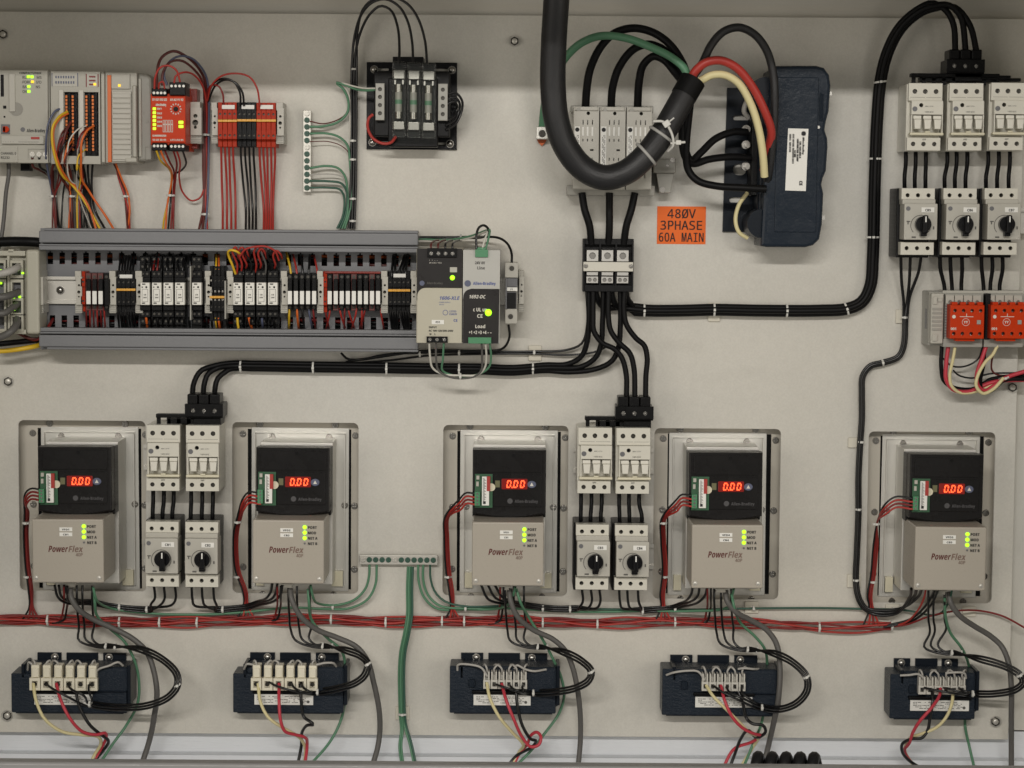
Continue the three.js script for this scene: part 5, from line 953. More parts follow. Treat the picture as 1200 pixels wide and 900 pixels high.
// controller wiring
{
  const W2 = (l, p, d, m) => wire(l, p, d, mat[m], 'wires from the controller modules');
  W2('yellow wire arching out of the controller contacts', [[79, 131, .058], [70, 136, .07], [62, 148, .078], [61, 165, .078], [66, 190, .07], [74, 207, .05], [82, 214, .035], [95, 230, .03], [110, 255, .03], [118, 270, .035]], 3, 'wYellow');
  W2('orange wire beside the yellow one from the controller contacts', [[80, 133, .058], [71, 138, .068], [63.5, 150, .074], [63, 168, .074], [69, 192, .066], [78, 208, .045], [88, 218, .032], [103, 240, .03], [113, 270, .035]], 2.6, 'wOrange');
  W2('grey blue wire at the left of the controller contacts', [[74, 127, .058], [65, 130, .066], [57, 144, .07], [54, 165, .07], [54, 185, .06], [57, 205, .04], [61, 225, .02], [64, 250, .02], [67, 270, .03]], 2.6, 'wBlue');
  W2('dark red wire in the first black column', [[83, 143, .058], [77, 155, .066], [73, 172, .066], [70, 190, .06], [72, 208, .04], [82, 225, .02], [84, 250, .02], [82, 270, .03]], 3.4, 'wBrown');
  W2('brown wire in the first black column', [[81, 146, .056], [75, 160, .064], [70, 178, .06], [62, 195, .05], [60, 212, .03], [64, 235, .02], [66, 270, .03]], 3, 'wBrown');
  W2('white wire arching from the second black column', [[101, 147.5, .058], [92, 151, .066], [82, 163, .07], [79, 178, .068], [80, 205, .05], [85, 214, .036], [90, 216, .03]], 1.8, 'wWhite');
  W2('orange wire arching from the second black column', [[110, 147.5, .058], [102, 153, .068], [96, 165, .072], [95, 185, .066], [96, 210, .045], [103, 222, .03], [112, 236, .026], [125, 255, .028], [134, 270, .034]], 2.8, 'wOrange');
  W2('pale grey wire below the white one', [[98, 167, .058], [92, 172, .066], [91, 190, .06], [90, 216, .035], [96, 240, .024], [108, 270, .03]], 1.8, 'wGreyLight');
  W2('grey cable hanging at the far left edge', [[10, 190, .03], [10, 205, .03], [7, 225, .03], [4, 260, .03], [0, 285, .035], [-6, 300, .04]], 5, 'wGrey');
  W2('dark wire pair left under the controller terminals', [[38, 184, .062], [38.5, 195, .05], [48, 200, .03], [58, 208, .015], [63, 235, .012], [66, 270, .03]], 3, 'wBrown');
  W2('black wire under the controller terminals', [[46, 184, .062], [47, 196, .05], [55, 202, .03], [60, 215, .015], [65, 240, .014], [70, 270, .03]], 3, 'wBlack');
  W2('brown wire leaving the ridged module', [[133, 190, .03], [140, 205, .022], [146, 225, .016], [148, 245, .016], [150, 270, .03]], 3, 'wBrown');
  W2('orange wire leaving the ridged module', [[135, 190, .034], [142, 208, .024], [150, 228, .018], [152, 248, .018], [149, 270, .03]], 2.4, 'wOrange');
  W2('red wire leaving the ridged module', [[136, 192, .03], [139, 208, .018], [146, 230, .018], [151, 250, .016], [152, 270, .03]], 2.6, 'wRed');
  for (let i = 0; i < 5; i++) W2(`${ORD[i]} black wire from the left below the black contact columns`, [[86 + i * 6, 182, .05], [88 + i * 5, 200, .035], [98 + i * 2.4, 222, .02 + i * .002], [101 + i * 4 - 6, 245, .02], [96 + i * 7, 270, .03]], 2.8, 'wBlack');
  for (let i = 0; i < 4; i++) W2(`${ORD[i]} grey wire from the left in the pair of drops under the controller`, [[62 + (i > 1 ? 20 : 0) + (i % 2) * 3, 200, .03], [62 + (i > 1 ? 20 : 0) + (i % 2) * 3.2, 225, .014], [64 + (i > 1 ? 20 : 0) + (i % 2) * 3, 250, .014], [65.5 + (i > 1 ? 20 : 0) + (i % 2) * 3, 270, .03]], 3, i % 2 ? 'wGrey' : 'wBrown');
  seed = 31;
  ['wBrown', 'wRedDark', 'wBlack', 'wOrange', 'wBrown', 'wYellow', 'wRedDark', 'wBlack'].forEach((m, i) => {
    const x0 = (i < 5 ? 77 : 100) + (i % 5) * 2.6, y0 = 150 + (i * 37 % 6) * 5, xb = 58 + i * 5 + rnd() * 6;
    W2(`${ORD[i]} thin wire from the left drooping out of the black contact columns`, [[x0, y0, .058], [x0 - 5 - rnd() * 3, y0 + 8, .068], [x0 - 9 - rnd() * 5, y0 + 24, .066], [x0 - 8, 192, .05], [(x0 + xb) / 2, 210, .032], [xb + rnd() * 4, 232, .02], [xb + 2, 270, .03]], 2.2, m);
  });
  for (const [x, y, d] of [[62, 230, 9], [84, 230, 10], [147, 230, 9]]) single('cable_tie', `white cable tie at the wire drop ${x < 70 ? 'nearest the left edge' : x < 90 ? 'second from the left edge' : 'below the ridged module'}`, 'cable tie', tieGeo(x, y, .017, d, 90), mat.tie, 'cable ties on the wire drops');
}
// safety relay wiring
{
  const G = 'wires of the red safety relay';
  const w = (l, p, d, m) => wire(l, p, d, mat[m], G);
  w('large dark red wire arching over the safety relay', [[184, 103, .09], [184, 85, .085], [189, 68, .08], [203, 60, .075], [218, 66, .065], [233, 80, .05], [241, 98, .035], [241, 130, .02], [240, 190, .018], [240, 240, .018], [237, 270, .03]], 3.4, 'wBrown');
  w('grey wire arching over the safety relay', [[196, 100, .08], [192, 88, .08], [197, 74, .078], [209, 66, .074], [224, 68, .066], [238, 82, .052], [244, 100, .036], [244.5, 160, .02], [244, 220, .018], [241, 270, .03]], 2.6, 'wBlue');
  w('dark wire arching lowest over the safety relay', [[190, 100, .085], [191, 85, .082], [199, 73, .078], [212, 71, .072], [226, 80, .06], [237, 95, .044], [239.5, 120, .024], [238, 190, .018], [238.5, 240, .018], [233, 270, .03]], 3, 'wBrown');
  w('bright red wire jumping between the relay plugs', [[181, 104, .096], [182, 90, .1], [188, 79, .102], [198, 77, .102], [207, 83, .1], [211, 96, .096]], 2.4, 'wRed');
  w('small red wire loop at the relay top left plug', [[186, 104, .096], [187, 97, .1], [191, 96, .1], [193, 104, .096]], 2, 'wRed');
  w('red wire leaving the relay top right plug', [[204, 97, .094], [206, 89, .096], [214, 85, .092], [226, 87, .07], [236, 98, .05], [241.5, 118, .03], [242, 170, .018], [241, 230, .018], [243, 270, .03]], 2.4, 'wRed');
  w('yellow wire below the safety relay', [[183, 176, .094], [188, 188, .08], [199, 199, .05], [201, 210, .03], [197, 235, .02], [192, 258, .02], [191, 270, .03]], 2.4, 'wYellow');
  w('orange wire below the safety relay', [[188, 176, .094], [194, 190, .08], [201, 201, .05], [201, 214, .03], [196, 240, .022], [194, 270, .03]], 2.4, 'wOrange');
  w('dark red wire below the relay left plug', [[193, 176, .09], [199, 190, .07], [204, 202, .04], [203, 225, .02], [200, 270, .03]], 2.4, 'wRedDark');
  w('dark red wire below the relay right plug', [[203, 176, .09], [207, 190, .07], [206, 205, .04], [204, 230, .02], [203, 270, .03]], 2.4, 'wRedDark');
  w('red wire swinging from the relay to the right', [[207, 176, .09], [211, 190, .07], [210, 208, .04], [214, 225, .022], [224, 235, .018], [234, 232, .018], [239, 222, .018]], 2.2, 'wRed');
  w('black wire below the relay right plug', [[214, 176, .09], [218, 192, .06], [212, 200, .04], [203, 206, .03], [200, 235, .018], [197, 270, .03]], 2.4, 'wBlack');
  single('cable_tie', 'white cable tie on the relay bundle between the red terminals', 'cable tie', tieGeo(241, 158, .022, 11, 90), mat.tie, 'cable ties on the wire drops');
  single('cable_tie', 'white cable tie on the relay bundle above the duct', 'cable tie', tieGeo(240.5, 251, .02, 11, 90), mat.tie, 'cable ties on the wire drops');
  single('cable_tie', 'white cable tie on the yellow and red wires below the relay', 'cable tie', tieGeo(200, 229, .022, 10, 90), mat.tie, 'cable ties on the wire drops');
}
// drops from the top terminals into the duct
{
  const d = (n, x0, x1, xb, m, l, g) => { for (let i = 0; i < n; i++) { const u = n > 1 ? i / (n - 1) : .5, x = x0 + (x1 - x0) * u, b = xb[0] + (xb[1] - xb[0]) * u; wire(`${ORD[i]} ${l}`, [[x, 170, .04], [x + .4, 185, .03], [x + (b - x) * .5 + (i % 2) * .8, 215, .016], [b, 245, .014 + (i % 2) * .003], [b, 270, .03]], 2.7, m, g); } };
  d(4, 259, 273, [261, 276], mat.wRed, 'red wire from the left below the left red terminals', 'red wires dropping into the duct');
  d(4, 282, 297, [288, 300], mat.wBlack, 'black wire from the left below the top black terminals', 'black wires dropping into the duct');
  d(5, 304, 322, [309, 320], mat.wRed, 'red wire from the left below the right red terminals', 'red wires dropping into the duct');
  wire('red wire arching over the top terminals from the relay bundle', [[262, 122, .045], [261, 110, .05], [256, 101, .05], [248, 100, .046], [243, 108, .036], [242.5, 130, .024]], 2.2, mat.wRedDark, 'arched wires above the top terminals');
  wire('long red wire arching over to the right red terminals', [[243, 118, .03], [248, 100, .05], [260, 89, .06], [276, 86, .062], [292, 90, .06], [301, 103, .056], [304.5, 124, .048]], 2.2, mat.wRed, 'arched wires above the top terminals');
  wire('black wire arching over to the top black terminals', [[243, 115, .028], [250, 98, .046], [262, 92, .054], [274, 96, .056], [281, 108, .054], [282, 124, .046]], 2.6, mat.wBlack, 'arched wires above the top terminals');
  wire('second black wire arching over to the top black terminals', [[244, 120, .028], [252, 101, .044], [264, 93.5, .052], [276, 97, .056], [284, 108, .054], [286, 124, .046]], 2.6, mat.wBlack, 'arched wires above the top terminals');
}
// wires in the long terminal row
{
  const G = 'short wires at the long terminal row';
  const drop = (x, x2, y0, y1, m, l, d = 2.6) => wire(l, [[x, y0, .062], [x + (x2 - x) * .2, y0 + (y1 - y0) * .3, .06], [x + (x2 - x) * .7, y0 + (y1 - y0) * .75, .045], [x2, y1, .02]], d, mat[m], G);
  for (let i = 0; i < 6; i++) drop(101 + i * 4.2, 101.5 + i * 4.4, 360, 386, i % 2 ? 'wRed' : 'wRedDark', `${ORD[i]} red wire from the left below the first fuse terminals`, 2);
  for (let i = 0; i < 7; i++) drop(138 + i * 3, 140 + i * 3.4, 362, 387, 'wBlack', `${ORD[i]} black wire from the left below the first yellow bar`);
  for (let i = 0; i < 6; i++) drop(139 + i * 3.2, 142 + i * 3.2, 324, 298, 'wBlack', `${ORD[i]} black wire from the left above the first yellow bar`);
  drop(171, 173.5, 369, 389, 'wOrange', 'orange wire below the first slim relay', 3);
  for (let i = 0; i < 9; i++) drop(172 + i * 6.2, 174 + i * 6.1, 366 + (i % 3) * 3, 388, 'wBlack', `${ORD[i]} black wire from the left below the left relay group`, 3);
  for (let i = 0; i < 9; i++) drop(170 + i * 6.3, 172 + i * 6.2, 322 - (i % 3) * 4, 297, 'wBlack', `${ORD[i]} black wire from the left above the left relay group`, 3);
  drop(179, 183, 322, 298, 'wRedDark', 'dark red wire above the second slim relay'); drop(184, 186, 318, 297, 'wRedDark', 'dark red wire above the gap of the second and third relays');
  drop(253, 254, 316, 298, 'wYellow', 'yellow wire above the second yellow bar', 2.4); drop(256.5, 256.5, 316, 298, 'wOrange', 'orange wire above the second yellow bar', 2.4);
  drop(252.5, 254.5, 372, 389, 'wYellow', 'yellow wire below the second yellow bar', 2.6); drop(256, 258.5, 372, 390, 'wOrange', 'orange wire below the second yellow bar', 2.8);
  for (let i = 0; i < 5; i++) drop(242 + i * 6, 243 + i * 6, 372, 388, 'wBlack', `${ORD[i]} black wire from the left below the second yellow bar`, 2.8);
  wire('yellow wire bending over into the right relay group', [[276, 321, .066], [272, 310, .074], [268, 300, .08], [267.5, 295, .086], [271, 293, .09], [277, 294.5, .09], [281, 297, .086]], 3, mat.wYellow, G);
  wire('yellow wire hooking below the first right relay', [[278, 372, .062], [279, 382, .06], [281, 389, .056], [285, 388, .05]], 3, mat.wYellow, G);
  drop(291.5, 297, 371, 390, 'wOrange', 'orange wire below the second right relay', 3);
  for (let i = 0; i < 9; i++) drop(284 + i * 4.6, 285 + i * 4.7, 367 + (i % 3) * 3, 388, i === 5 ? 'wBlue' : 'wBlack', `${ORD[i]} dark wire from the left below the right relay group`, 2.8);
  // tangle of red wires over the right relays
  seed = 99;
  for (let i = 0; i < 9; i++) {
    const x0 = 277 + i * 5.6, x1 = x0 + (rnd() - .4) * 10, h = 287 + rnd() * 8;
    wire(`${ORD[i]} wire from the left in the red tangle above the right relays`, [[x0, 324 - (i % 3) * 5, .062], [x0 + 1, 310, .072], [(x0 + x1) / 2 - 4, h + 5, .086], [(x0 + x1) / 2, h, .09], [x1 + 2, h + 4, .086], [x1 + 4, 303, .07], [x1 + 3, 298, .04]], 2.5, i % 4 === 3 ? mat.wBlack : i === 6 ? mat.wGrey : mat.wRed, 'red tangle above the right relays');
  }
  wire('red wire lying across the tangle above the right relays', [[281, 300, .088], [288, 292, .094], [300, 289, .096], [312, 289, .096], [322, 294, .092], [327, 305, .08]], 2.5, mat.wRed, 'red tangle above the right relays');
  for (let i = 0; i < 8; i++) drop(279 + i * 6, 280 + i * 6, 323, 299, 'wBlack', `${ORD[i]} black wire from the left under the red tangle`, 2.8);
  drop(341, 335, 321, 294, 'wYellow', 'yellow wire above the group of five fuses', 2.8); drop(348, 343, 321, 297, 'wRed', 'red wire above the group of five fuses', 2.6);
  drop(355, 352, 321, 297, 'wBlack', 'black wire above the group of five fuses', 3); drop(362, 363, 321, 297, 'wBlack', 'second black wire above the group of five fuses', 3); drop(372, 368, 321, 299, 'wRed', 'red wire right of the group of five fuses', 2.4);
  drop(339, 338.5, 362, 386, 'wYellow', 'yellow wire below the group of five fuses', 2.8); drop(348, 350, 362, 386, 'wOrange', 'orange wire below the group of five fuses', 2.8); drop(362, 366, 362, 386, 'wBlue', 'grey blue wire below the group of five fuses', 2.4); drop(367, 370, 362, 386, 'wRedDark', 'red wire below the group of five fuses', 2.4); drop(354, 357, 362, 386, 'wBlack', 'black wire below the group of five fuses', 2.6);
  [[381, 386], [387, 382], [398, 405], [404, 403], [408, 416], [424, 424], [428, 421], [418, 412], [446, 450]].forEach(([a, b], i) => drop(a, b, 361, 386, i % 3 ? 'wRed' : 'wRedDark', `${ORD[i]} red wire from the left below the row of nine fuses`, 2.3));
  for (let i = 0; i < 8; i++) drop(457 + i * 3.1, i < 4 ? 460 + i * 1.6 : 472 + i * 1.6 - 4, 363, 388, 'wBlack', `${ORD[i]} black wire from the left below the third yellow bar`, 3);
  for (let i = 0; i < 5; i++) drop(459 + i * 4, i < 2 ? 461 + i * 2 : 471 + i * 2, 324, 297, 'wBlack', `${ORD[i]} black wire from the left above the third yellow bar`, 3);
  wire('thin white wire above the third yellow bar', [[467, 322, .064], [469, 310, .05], [472, 299, .03]], 1, mat.wWhite, G);
}
// network cables
{
  const G = 'cables at the network switch';
  const n = (l, p, d, m) => wire(l, p, d, mat[m], G);
  n('grey network cable in the top port of the switch', [[22, 312, .08], [18, 315, .1], [8, 319, .11], [-10, 323, .11]], 9, 'wGreyLight');
  n('grey network cable in the middle port of the switch', [[22, 342, .08], [16, 345, .1], [4, 348, .112], [-10, 350, .112]], 9, 'wGrey');
  n('grey network cable in the lower port of the switch', [[22, 355, .08], [14, 361, .1], [4, 367, .112], [-10, 368, .112]], 8, 'wGrey');
  n('grey network cable curling out of the bottom port', [[20, 372, .08], [19, 381, .1], [12, 389, .11], [0, 395, .11], [-12, 394, .11]], 9, 'wGrey');
  n('thick black cable bundle behind the top of the switch', [[-10, 284, .05], [20, 283, .05], [44, 284, .05], [60, 286, .04]], 12, 'wBlackThick');
  n('black cable running under the switch', [[-10, 404, .05], [10, 402, .05], [30, 400, .05], [50, 398, .04]], 7, 'wBlackThick');
  n('dark red wire rising into the lower duct slot', [[28, 394, .05], [42, 398, .055], [52, 391, .055], [58, 381, .045], [62, 374, .025]], 4, 'wRedDark');
  n('brown wire under the switch', [[20, 390, .06], [32, 396, .06], [46, 396, .055], [56, 384, .045], [60, 377, .026]], 3, 'wBrown');
  n('yellow network cable under the switch', [[-10, 412, .06], [8, 411, .06], [24, 409, .06], [38, 406.5, .055], [48, 404, .045]], 6, 'wYellow');
}
// power supply leads
{
  const G = 'leads of the power modules';
  const n = (l, p, d, m) => wire(l, p, d, mat[m], G);
  n('white lead looping below the power modules', [[503, 402, .11], [504, 418, .1], [507, 431, .09], [518, 438, .085], [540, 440, .085], [560, 439, .085], [568, 431, .09], [570, 418, .1], [569, 403, .112]], 2.6, 'wWhite');
  n('dark lead looping below the power modules', [[511, 402, .11], [511, 420, .1], [514, 434, .09], [525, 441, .085], [540, 443.5, .082], [556, 441, .085], [564, 434, .09], [565, 418, .1], [564.5, 403, .112]], 2.6, 'wGrey');
  n('green lead looping below the power modules', [[520, 402, .11], [519, 420, .1], [518.5, 434, .088], [528, 439, .083], [545, 441, .082], [562, 438, .084], [573, 430, .09], [575.5, 418, .1], [574, 403, .112]], 2.6, 'wGreen');
  n('black lead hooping over the green plug', [[558.5, 292, .11], [558, 278, .108], [561, 267, .104], [567, 264, .1], [572, 268, .094], [568, 277, .07], [545, 279, .03], [520, 280, .025], [490, 279.5, .03]], 3, 'wBlack');
  n('white lead rising from the green plug', [[565, 292, .112], [568, 281, .108], [571, 272, .1], [566, 273, .085], [550, 279, .05], [528, 282, .03], [508, 283, .03]], 2.4, 'wWhite');
  n('green lead rising from the green plug', [[569, 292, .112], [572, 281, .108], [574, 270, .1], [570, 270, .085], [550, 277, .05], [525, 281, .03], [490, 280, .03]], 2.6, 'wGreen');
  n('black wire curving down to the slim fuse holder', [[490, 278, .03], [530, 278, .025], [565, 277.5, .03], [585, 279, .04], [595, 286, .05], [599.5, 297, .06], [599.5, 311, .066]], 3, 'wBlack');
  for (let i = 0; i < 4; i++) n(`${ORD[i]} short lead from the left on the power supply top plug`, [[505 + i * 8.4, 294, .112], [505 + i * 8.4, 287, .11], [508 + i * 8.4, 283, .09], [514 + i * 8, 281.5, .05]], 2.6, ['wBrown', 'wBrown', 'wBlack', 'wBlack'][i]);
  single('cable_tie', 'white cable tie on the power lead loop', 'cable tie', tieGeo(539.5, 441, .084, 8, 0), mat.tie); single('cable_tie', 'grey cable tie on the leads above the power modules', 'cable tie', tieGeo(540, 279, .03, 9, 0), mat.tieGrey);
}

// ---------- lower wiring ----------
{ // long red bundle
  const P = dense([[-15, 727, .012], [40, 726, .012], [90, 728, .012], [140, 729, .012], [230, 729, .012], [300, 727, .012], [388, 726, .012], [452, 729, .012], [518, 728, .012], [600, 728, .012], [700, 731, .012], [760, 729, .012], [800, 729, .012], [900, 731, .012], [960, 735, .012], [1010, 735, .012], [1045, 733, .012]], 40);
  const L = [[-4.6, .001], [-2.4, .005], [0, .007], [2.4, .005], [4.6, .001], [-1.2, 0], [1.6, 0], [-3.6, -.002], [3.4, -.002]];
  const ws = L.map(([o, dz], i) => [lane(P, o, dz, 2.1, i * 2.3).filter((_, k) => i < 5 || k < P.length * (.55 + .1 * (i % 4))), 2.6, i % 4 === 3 || i === 1 ? mat.wRedDark : i === 7 ? mat.wBrown : mat.wRed]);
  const end = P[P.length - 1];
  ws.push([[[1040, 734, .016], [1060, 730, .03], [1075, 716, .06], [1083, 700, .09], [1085, 690, .11]], 2.4, mat.wRed]);
  ws.push([[[1035, 735, .014], [1062, 732, .03], [1090, 722, .05], [1120, 716, .04], [1150, 716, .016], [1175, 722, .016], [1205, 738, .016]], 2.4, mat.wRedDark]);
  ws.push([[[1040, 733, .02], [1066, 726, .03], [1086, 708, .07], [1096, 690, .11]], 3, mat.wBlack]); ws.push([[[1036, 735, .02], [1068, 728, .03], [1090, 710, .07], [1100, 690, .11]], 3, mat.wBlack]);
  harness('long bundle of red control wires below the drives', [600, 728], ws, [56, 140, 187, 231, 388, 452, 518, 544, 636, 700, 791, 960, 1045].map((x) => { let b = P[0]; for (const q of P) if (Math.abs(q[0] - x) < Math.abs(b[0] - x)) b = q; return [x, b[1], .0155, 12.5, 0]; }));
}
// control leads at the left of each drive
{
  const S = [[44, 578, 30, 727, 36.5, 716], [300, 582, 276, 726, 288, 712], [554, 583, 523, 728, 530, 718], [807, 585, 777, 730, 777, 716], [1064, 588, 1027, 735, 1021, 718]];
  S.forEach(([x, y, bx, by, cx, cy], i) => {
    const ws = [];
    for (let k = 0; k < 4; k++) {
      const yy = y - 4 + k * 4.2, o = (k - 1.5) * 1.6;
      const bend = i === 4 ? [[x - 14, yy - 2, .085], [x - 26, yy + 6, .085], [x - 36, y + 24, .05], [x - 38 + o, y + 50, .03], [x - 41 + o, y + 85, .02], [cx - 2 + o, y + 110, .018]] : [[x - 8, yy - 1.5, .086], [x - 14 + o * .3, yy + 5, .082], [bx + (i === 1 ? 4 : 0) + 1 + o, y + 22, .06], [bx + o, y + 48, .03], [bx + 2 + o, y + 85, .02], [cx - 1 + o, y + 112, .018]];
      ws.push([[[x + 6, yy, .0915], [x + 3, yy - .2, .0915], ...bend.map(([a, b, c], j) => [a, b, c + (j > 1 ? ((k + 1) % 2) * .0035 : 0)]), [cx + o, cy - 4, .016], [cx + o + (k - 1.5) * 5, by - 1, .015]], k ? 2.5 : 2.3, k ? (i === 0 || k === 2 ? mat.wRedDark : mat.wRed) : mat.wBlack]);
    }
    const ty = [[bx + 1, 613], [bx + 3, 612], [bx + 3, 603], [bx + 1, 613], [x - 36, 614]][i];
    harness(`red and black control leads at the left of the ${DR[i][1]} drive`, [bx, 640], ws, [[i === 4 ? 1027 : ty[0] - .5, ty[1], i === 4 ? .048 : .056, 9, 90], [i === 4 ? 1023 : bx + 2, i === 4 ? 682 : 676, .02, 9, 90]], 'control leads of the drives');
  });
}
// input wires: switch bottoms to the black bundle to the drive
{
  const G = 'black bundles between switches and drives';
  const bund = (label, xs, y0, path, ends, ties, gx) => {
    const ws = xs.map((x, i) => [[[x, y0, .05], [x + (gx > 0 ? 1 : 1), y0 + 14, .04], [x + gx * 4, y0 + 22, .03], ...lane(path, (i - 1) * 2.4, (i % 2) * .004), ...ends[i]], 3.1, mat.wBlack]);
    harness(label, path[1], ws, ties, G);
  };
  bund('black bundle from the left knob switch to the first drive', [180.5, 192, 205], 687, [[178, 714, .018], [150, 713, .016], [128, 710, .018], [108, 706, .03]], [[[80, 707, .06], [68, 700, .082], [64, 686, .095]], [[85, 705, .06], [72, 699, .082], [69, 686, .095]], [[92, 703, .06], [80, 698, .082], [75, 686, .095]]], [[140, 711.5, .018, 9, 0], [172, 714, .02, 9, 0]], -1);
  bund('black bundle from the right knob switch to the second drive', [224.5, 236.5, 250], 688, [[252, 714, .018], [275, 713, .016], [290, 711, .018], [302, 707, .03]], [[[312, 701, .07], [317, 694, .082], [319, 684, .095]], [[318, 702, .07], [323, 695, .082], [325, 684, .095]], [[322, 704, .07], [329, 696, .082], [331, 684, .095]]], [[261, 714, .02, 9, 0]], 1);
  bund('black bundle from the left knob switch to the third drive', [682, 692.5, 702.5], 691, [[676, 713, .018], [655, 713.5, .016], [636, 712, .018], [615, 709, .03]], [[[592, 708, .06], [572, 702, .082], [564, 686, .095]], [[596, 706, .06], [580, 700, .082], [572, 686, .095]], [[600, 704, .06], [588, 699, .082], [580, 686, .095]]], [[636, 713, .018, 9, 0], [668, 714, .02, 9, 0]], -1);
  bund('black bundle from the right knob switch to the fourth drive', [725.5, 735, 747.5], 691, [[752, 715, .018], [770, 714, .016], [786, 713, .018], [798, 709, .03]], [[[806, 702, .07], [810, 696, .082], [812, 686, .095]], [[813, 703, .07], [818, 697, .082], [820, 686, .095]], [[818, 706, .07], [826, 698, .082], [829, 686, .095]]], [[753, 716, .02, 9, 0], [791, 713, .02, 9, 0]], 1);
}
// green wires
{
  const G = 'green earth wires of the lower half';
  const g = (l, p, d = 3, m = mat.wGreen) => wire(l, p, d, m, G);
  g('green wire from the first drive along the bundle to the earth bar', [[109, 688, .095], [112, 700, .09], [120, 709, .05], [135, 714, .02], [180, 719, .015], [240, 720, .015], [290, 717, .015], [340, 712, .018], [380, 713.5, .016], [408, 713, .016], [430, 703, .016], [440, 685, .018], [441.5, 662, .02]]);
  g('green wire from the second drive to the earth bar', [[364, 686, .095], [367, 700, .08], [376, 708, .03], [395, 709, .016], [415, 703, .016], [428, 690, .018], [432.5, 675, .02], [433, 662, .022]]);
  g('green wire from the earth bar to the third drive', [[490, 662, .022], [490.5, 680, .02], [497, 700, .018], [512, 713, .016], [545, 714, .016], [580, 713.5, .03], [598, 706, .07], [604, 688, .095]]);
  g('green wire from the earth bar along to the fourth drive', [[496, 662, .022], [496, 680, .02], [502, 698, .018], [516, 710, .02], [545, 713, .02], [600, 713, .02], [650, 716, .014], [700, 717, .014], [760, 716, .014], [810, 716, .03], [852, 712, .06], [860, 690, .095]]);
  g('green wire from the earth bar along to the last drive', [[504, 662, .022], [504.5, 678, .02], [510, 694, .018], [522, 705, .02], [545, 710.5, .024], [600, 710, .018], [660, 713, .012], [720, 714, .012], [800, 714.5, .012], [880, 713, .012], [960, 712.5, .012], [1010, 713.5, .012], [1060, 715, .014], [1095, 721, .03], [1112, 705, .08], [1116, 690, .095]], 2.6, mat.wGreenDark);
  single('cable_tie', 'white cable tie on the green wires left of the third drive', 'cable tie', tieGeo(545.5, 712.5, .02, 9, 0), mat.tie); single('cable_tie', 'white cable tie on the green wires left of the earth bar', 'cable tie', tieGeo(390, 711, .016, 8, 0), mat.tie); single('cable_tie', 'white cable tie on the green wire right of the fourth drive', 'cable tie', tieGeo(1046, 714.5, .014, 6, 0), mat.tie); single('cable_tie', 'white cable tie on the green wire below the fourth drive', 'cable tie', tieGeo(883, 713, .013, 6, 0), mat.tie);
  tiePad('adhesive pad below the fourth drive', 881, 712, 16, 14); tiePad('adhesive pad left of the last drive bottom', 1046, 714, 16, 12); tiePad('adhesive pad right of the last drive bottom', 1136, 717, 16, 12);
  const P = [[481, 664, .022], [480, 690, .022], [480, 720, .022], [477, 740, .022], [472, 765, .018], [470.5, 790, .016], [471, 820, .015], [471.5, 837, .014]];
  harness('bundle of green earth wires dropping from the earth bar', [475, 780], [-3, -1, 1, 3].map((o, i) => [[...lane(P, -o, (i % 2) * .003), ...(i < 2 ? [[470 + i * 2, 855, .012], [468 + i * 2.4, 875, .02], [472 + i * 2.4, 905, .034]] : [[474 + (i - 2) * 2, 850, .012], [480 + (i - 2) * 2.4, 872, .02], [487 + (i - 2) * 2.4, 905, .034]])], 2.8, i === 3 ? mat.wGreenDark : mat.wGreen]), [[471.5, 837, .016, 10, 90]]);
  tiePad('adhesive pad under the green bundle above the ledge', 471.5, 836, 16, 16);
}
